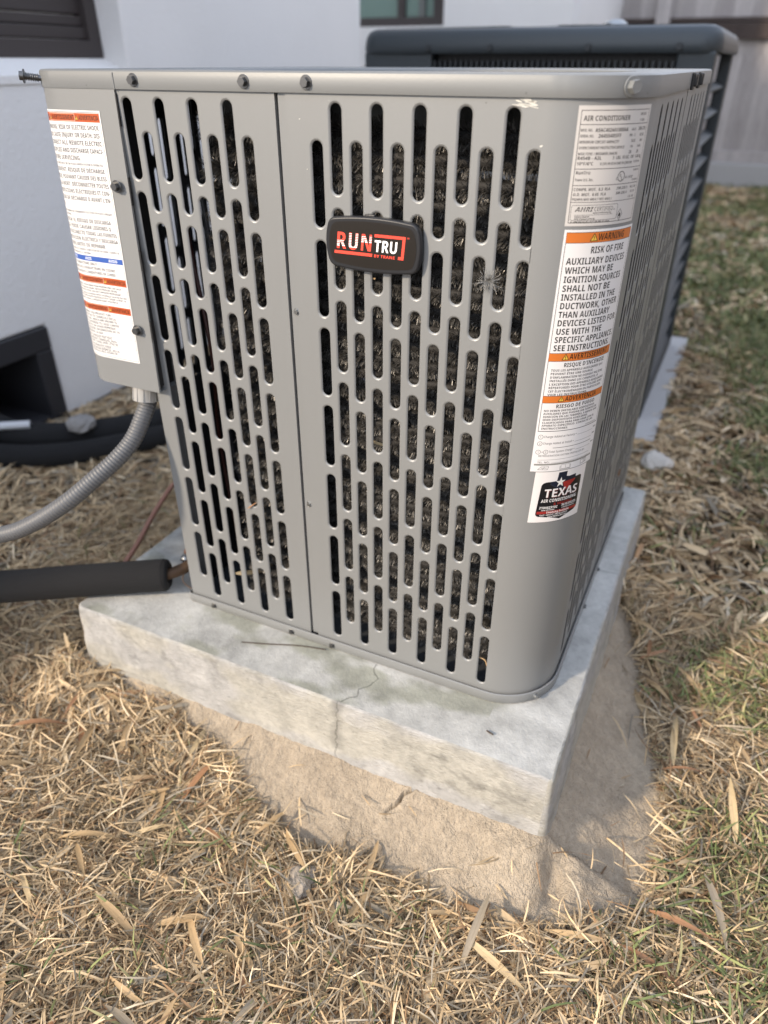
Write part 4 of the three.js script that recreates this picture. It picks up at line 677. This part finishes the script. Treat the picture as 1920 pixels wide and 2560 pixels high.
const M4 = new THREE.Matrix4(), QQ = new THREE.Quaternion(), EE = new THREE.Euler(), VV = new THREE.Vector3(), SS = new THREE.Vector3(), CC = new THREE.Color();
function strawColour(r, x, z, k) {
  const w = fbm(x * 5, z * 5, 601, 3), t = r(); let c;
  if (t < 0.46) c = [0.58, 0.44, 0.265]; else if (t < 0.68) c = [0.44, 0.315, 0.175]; else if (t < 0.80) c = [0.37, 0.32, 0.24]; else if (t < 0.92) c = [0.27, 0.165, 0.085]; else c = [0.72, 0.59, 0.40];
  const b = (0.5 + 0.75 * r()) * (0.7 + 0.6 * w) * k; return CC.setRGB(c[0] * b, c[1] * b, c[2] * b);
}
function scatter(name, label, category, geo, N, seed, region, place) {
  const r = rng(seed), im = new THREE.InstancedMesh(geo, DRY, N); let n = 0, tries = 0;
  while (n < N && tries < N * 12) { tries++; const x = lerp(region[0], region[1], r()), z = lerp(region[2], region[3], r()); if (blocked(x, z)) continue; if (place(r, x, z) === false) continue; M4.compose(VV, QQ, SS); im.setMatrixAt(n, M4); im.setColorAt(n, CC); n++; }
  im.count = n; im.name = numbered(name); im.castShadow = im.receiveShadow = true; im.userData = { kind: 'stuff', label, category }; scene.add(im); return im;
}
const mound = (x, z) => 0.016 * fbm(x * 9, z * 9, 611, 3) + 0.020 * sst(0.45, 0.75, fbm(x * 4 + 2, z * 4, 613, 2));
// amount of bare soil that keeps straw away, with fringes
const keep = (r, x, z) => { if (x < -0.35 || x > 0.85 || z > 0.35 || z < -0.6) return true; return r() > soilness(x, z) * 0.996; };
function flat(k, up = 0.28) { return (r, x, z) => { if (!keep(r, x, z)) return false; const m = mound(x, z), s = 0.6 + 0.8 * r(), a = (fbm(x * 7, z * 7, 621, 2) - 0.5) * 5 + (r() - 0.5) * 4.2, p = (r() + r() - 1) * up * 2; EE.set((r() - 0.5) * 2.2, a, p, 'YXZ'); QQ.setFromEuler(EE); VV.set(x, groundY(x, z) + 0.002 + m * r() + Math.abs(p) * 0.010 * s, z); SS.set(s, s, s * (0.7 + 0.6 * r())); strawColour(r, x, z, k); }; }
const nearR = [-0.55, 1.12, -0.55, 0.74];
const strawL = 'mat of dry tan straw and clipped grass lying on the soil';
scatter('straw', strawL, 'straw', bladeGeo(0.040, 0.0016, 0.5, 0.8), 80000, 701, nearR, flat(1));
scatter('straw', strawL, 'straw', bladeGeo(0.024, 0.0019, -0.2, 1.2), 105000, 702, nearR, flat(1));
scatter('straw', strawL, 'straw', bladeGeo(0.062, 0.0016, 0.9, 1.4, 6), 22000, 703, nearR, flat(1, 0.36));
scatter('straw', strawL, 'straw', bladeGeo(0.052, 0.0040, 0.25, 0.9, 5), 4200, 704, nearR, flat(1, 0.2));
scatter('straw', strawL, 'straw', bladeGeo(0.055, 0.0018, 0.7, 0.8), 9000, 705, nearR, (r, x, z) => { if (!keep(r, x, z) || fbm(x * 12, z * 12, 631, 2) < 0.5) return false; const s = 0.5 + 0.5 * r(); EE.set((r() - .5) * 1.2, r() * 6.28, 0.6 + r() * 0.8, 'YXZ'); QQ.setFromEuler(EE); VV.set(x, groundY(x, z) + 0.018 * s, z); SS.setScalar(s); strawColour(r, x, z, 1); });
scatter('straw', 'dry straw in the shade between the house wall and the slab', 'straw', bladeGeo(0.055, 0.0035, 0.5, 1), 16000, 706, [-1.05, -0.5, -1.6, 0.75], flat(1));
scatter('straw', 'dry straw in the shade between the house wall and the slab', 'straw', bladeGeo(0.055, 0.0035, 0.5, 1), 6000, 707, [-0.55, 0.7, -1.7, -0.5], flat(1));
scatter('straw', 'dry straw and leaf litter on the lawn beside the fence', 'straw', bladeGeo(0.06, 0.005, 0.5, 1), 16000, 708, [0.3, 1.9, -2.6, -0.5], flat(1));
scatter('straw', 'dry straw and leaf litter on the lawn beside the fence', 'straw', bladeGeo(0.075, 0.008, 0.5, 1), 22000, 709, [-0.6, 2.4, -6.65, -2.5], (r, x, z) => { const f = flat(1)(r, x, z); if (f === false) return f; SS.multiplyScalar(1.3); });
const greenAmt = (x, z) => { let g = 0.05 + 0.75 * sst(0.68, 1.0, x + 0.10 * (fbm(x * 6, z * 6, 641, 2) - 0.5)) * sst(0.25, -0.25, z) + 0.35 * sst(0.6, 0.9, x) + 0.5 * sst(-0.9, -2.6, z); return g * sst(0.30, 0.58, fbm(x * 5 + 9, z * 5, 643, 3)); };
function green(k, hmul = 1) { return (r, x, z) => { if (!keep(r, x, z) || r() > greenAmt(x, z)) return false; const s = (0.5 + 0.8 * r()) * hmul; EE.set((r() - .5) * 1.6, r() * 6.28, 0.35 + r() * 1.0, 'YXZ'); QQ.setFromEuler(EE); VV.set(x, groundY(x, z) + 0.017 * s, z); SS.setScalar(s); const b = (0.55 + 0.65 * r()) * k, t = r(); t < 0.5 ? CC.setRGB(0.13 * b, 0.165 * b, 0.06 * b) : t < 0.8 ? CC.setRGB(0.22 * b, 0.24 * b, 0.09 * b) : CC.setRGB(0.34 * b, 0.31 * b, 0.15 * b); }; }
const grassL = 'sparse green grass blades growing through the straw';
scatter('grass', grassL, 'grass', bladeGeo(0.05, 0.0022, 0.6, 0.6), 9000, 721, [-0.55, 1.2, -0.6, 0.74], green(1));
scatter('grass', grassL, 'grass', bladeGeo(0.05, 0.003, 0.6, 0.6), 26000, 722, [0.45, 1.9, -2.6, -0.55], green(1, 1.1));
scatter('grass', grassL, 'grass', bladeGeo(0.06, 0.006, 0.5, 0.6), 42000, 723, [-0.6, 2.4, -6.65, -2.5], green(1, 1.2));
// bamboo leaves: many small ones as litter, the large ones one by one
const leafMats = [[0.46, 0.32, 0.17], [0.34, 0.18, 0.09], [0.34, 0.285, 0.21], [0.55, 0.42, 0.24]].map((c) => std(c, 0.62, { map: leafGrain, side: THREE.DoubleSide, bumpMap: leafGrain, bumpScale: 0.0004 }));
const leafKinds = ['tan dry bamboo leaf lying on the straw', 'reddish brown dry bamboo leaf lying on the straw', 'grey weathered bamboo leaf lying on the straw', 'pale straw coloured bamboo leaf lying on the straw'];
const stripGeo = (L, w, bend, fold, twist) => { const g = leafGeo(L, w, bend, fold, twist), p = g.attributes.position; for (let i = 0; i < p.count; i++) { const k = Math.floor(i / 3), sgn = (i % 3) - 1, t = k / 7; if (sgn) p.setZ(i, sgn * w * 0.5 * (0.72 + 0.28 * Math.sin(Math.PI * t)) * (k === 7 ? 0.8 : k === 0 ? 0.45 : 1)); if (k === 7) p.setX(i, p.getX(i) + sgn * 0.004); } g.computeVertexNormals(); return g; };
const leafGeos = [leafGeo(0.085, 0.0095, 0.35, 0.3, 0.5), stripGeo(0.060, 0.0090, 0.15, 0.35, -0.7), leafGeo(0.092, 0.0085, 0.5, 0.25, 0.8), stripGeo(0.048, 0.0082, -0.15, 0.4, 0.4)];
scatter('leaf_litter', 'small broken dry leaves mixed into the straw', 'leaf litter', leafGeo(0.055, 0.0072, 0.3, 0.35, 0.7), 2200, 731, nearR, flat(1, 0.3));
scatter('leaf_litter', 'small broken dry leaves mixed into the straw', 'leaf litter', leafGeo(0.075, 0.010, 0.3, 0.35, 0.7), 2200, 732, [0.5, 1.9, -2.6, -0.5], flat(1, 0.3));
{
  const r = rng(741);
  for (let k = 0, n = 0; n < 170 && k < 4000; k++) {
    const x = lerp(-0.3, 1.05, r()), z = lerp(-0.5, 0.62, r()); if (blocked(x, z) || soilness(x, z) > 0.05 || padDist(x, z) < 0.03) continue;
    const t = r(), kind = t < 0.46 ? 0 : t < 0.70 ? 1 : t < 0.88 ? 2 : 3;
    const m = mesh(numbered('fallen_leaf'), leafGeos[Math.floor(r() * 4)], leafMats[kind]); tag(m, leafKinds[kind], 'leaf', `${leafKinds[kind].split(' bamboo')[0]} bamboo leaves`); scene.add(m);
    const s = 0.65 + 0.55 * r(); m.position.set(x, groundY(x, z) + 0.011 + mound(x, z) * 0.95 + 0.006 * r(), z); m.rotation.set((r() - 0.5) * 0.9, r() * 6.28, (r() - 0.5) * 0.55, 'YXZ'); m.scale.setScalar(s); n++;
  }
}
// leaves and twigs caught in the unit
const caught = (name, label, geo, mat, pos, rot, s = 1) => { const m = mesh(numbered(name), geo, mat); tag(m, label, name === 'twig' ? 'twig' : 'leaf'); m.position.set(...pos); m.rotation.set(...rot); m.scale.setScalar(s); scene.add(m); return m; };
caught('fallen_leaf', 'small russet leaf poking out of a slot in the left front panel', leafGeos[3], leafMats[1], [0.124, 0.219, 0.001], [0.3, 0.5, 0.55], 0.36);
caught('fallen_leaf', 'pale dry leaf wedged behind the slots below the badge', leafGeos[3], leafMats[3], [0.313, 0.352, -0.012], [0.5, 0.2, -0.5], 0.5);
caught('fallen_leaf', 'orange brown leaf behind the lowest slots of the left front panel', leafGeos[1], leafMats[3], [0.092, 0.083, -0.014], [1.2, 0.1, -1.0], 0.75);
caught('fallen_leaf', 'small brown leaf stuck to the side of the unit above the slab', leafGeos[3], leafMats[1], [XR + 0.0015, 0.118, -0.307], [0, 0.2, 1.3], 0.26);
caught('fallen_leaf', 'rust coloured leaf on the side of the unit near its rear edge', leafGeos[3], leafMats[1], [XR + 0.0015, 0.153, -0.448], [0.2, 1.5, 1.3], 0.30);
const TW = std([0.42, 0.28, 0.14], 0.8);
caught('twig', 'short pale straw lodged in a slot under the badge', tube([[0, 0, 0], [0.006, 0.001, 0.001], [0.013, 0.0, 0]], 0.0011, 6, 5), TW, [0.303, 0.552, -0.004], [0, 0, 0]);
caught('twig', 'bent straw lying in the last bottom slot by the corner', tube([[0, 0, 0], [0.008, -0.002, 0], [0.014, -0.014, 0.002]], 0.0010, 8, 5), TW, [0.469, 0.066, -0.006], [0, 0, 0]);
caught('twig', 'thin dark twig lying across the front of the slab', tube([[0.115, 0.0022, 0.052], [0.15, 0.0022, 0.040], [0.20, 0.0022, 0.021], [0.238, 0.0022, 0.012]], 0.0009, 20, 5), std([0.06, 0.045, 0.035], 0.9), [0, 0, 0], [0, 0, 0]);
caught('twig', 'short dark chip of bark on the slab near the corner screw', tube([[0, 0.0022, 0], [0.010, 0.0024, 0.003]], 0.0011, 4, 5), std([0.06, 0.045, 0.035], 0.9), [0.505, 0, 0.055], [0, 0, 0]);
// scuffed paint below the cap and a tuft of loose coil spines pushed out between two slots
{
  const r = rng(911), L = []; for (let k = 0; k < 16; k++) { const x = 0.4535 + r() * 0.020, y = 0.7165 + r() * 0.0055 - (x - 0.4535) * 0.1, w = 0.002 + r() * 0.005, h = 0.0003 + r() * 0.0006, a = -0.25 + r() * 0.3; const g = new THREE.CircleGeometry(1, 7); g.scale(w, h, 1); g.rotateZ(a); g.translate(x, y, 0.00035); L.push(g); }
  for (const [x, y, w] of [[0.4810, 0.6855, 0.0016], [0.235, 0.70, 0.0009], [0.241, 0.655, 0.0007], [0.43, 0.09, 0.0007], [0.46, 0.14, 0.0006]]) { const g = new THREE.CircleGeometry(1, 7); g.scale(w, w * 0.5, 1); g.rotateZ(0.4); g.translate(x, y, 0.00035); L.push(g); }
  tag(mesh('paint_scuff', mergeGeometries(L), std([0.62, 0.61, 0.56], 0.7), ac), 'pale scuff marks in the paint under the cap', null, null, 'stuff');
  const T = []; for (let k = 0; k < 70; k++) { const a = r() * 6.28, l = 0.006 + 0.010 * r(), e = 0.25 + r() * 0.5; const dx = Math.cos(a) * l, dy = Math.sin(a) * l * 0.9; T.push(tube([[0.0, 0, -0.001], [dx * 0.5, dy * 0.5, l * e * 0.55], [dx, dy, l * e * 0.4]], 0.00016, 4, 3)); }
  const g = mergeGeometries(T); g.translate(0.4428, 0.5645, 0.0006); tag(mesh('spine_tuft', g, std([0.34, 0.34, 0.33], 0.4, { metalness: 0.6 }), ac), 'fuzzy tuft of bent metal spines sticking out between two slots');
}
// lumps of earth and a stone
function lump(name, label, category, pos, r, mat, seed) { const g = new THREE.IcosahedronGeometry(r, 12), p = g.attributes.position; for (let i = 0; i < p.count; i++) { const x = p.getX(i), y = p.getY(i), z = p.getZ(i), k = 0.45 + 0.95 * fbm(x / r * 1.7 + 5, y / r * 1.9 + z / r * 1.5, seed, 4) + 0.28 * (fbm(x / r * 6, z / r * 6 + y / r * 5, seed + 3, 3) - 0.5); p.setXYZ(i, x * k, y * k * 0.62, z * k); } const m = top(name, toCreasedNormals(metricUV(g, 1), 1.2), mat, label, category); m.position.set(...pos); return m; }
const CLOD = std([0.40, 0.35, 0.29], 0.95, { map: soilMap, bumpMap: soilBump, bumpScale: 0.004 });
lump('dirt_clod', 'grey lump of dried earth showing through the straw', 'dirt clod', [0.334, groundY(0.334, 0.258) + 0.009, 0.258], 0.027, CLOD, 801);
lump('dirt_clod', 'small crumb of dried earth beside the larger grey lump', 'dirt clod', [0.374, groundY(0.374, 0.232) + 0.008, 0.232], 0.015, CLOD, 803);
lump('stone', 'pale stone lying by the near edge of the rear slab', 'stone', [0.60, -0.135, -1.10], 0.042, std([0.55, 0.52, 0.47], 0.9, { bumpMap: concBump, bumpScale: 0.003 }), 805);
lump('stone', 'pale stone resting beside the black lines at the wall', 'stone', [-0.83, -0.078, -0.545], 0.034, std([0.26, 0.25, 0.24], 0.9, { bumpMap: concBump, bumpScale: 0.003 }), 807);

renderer.render(scene, camera);
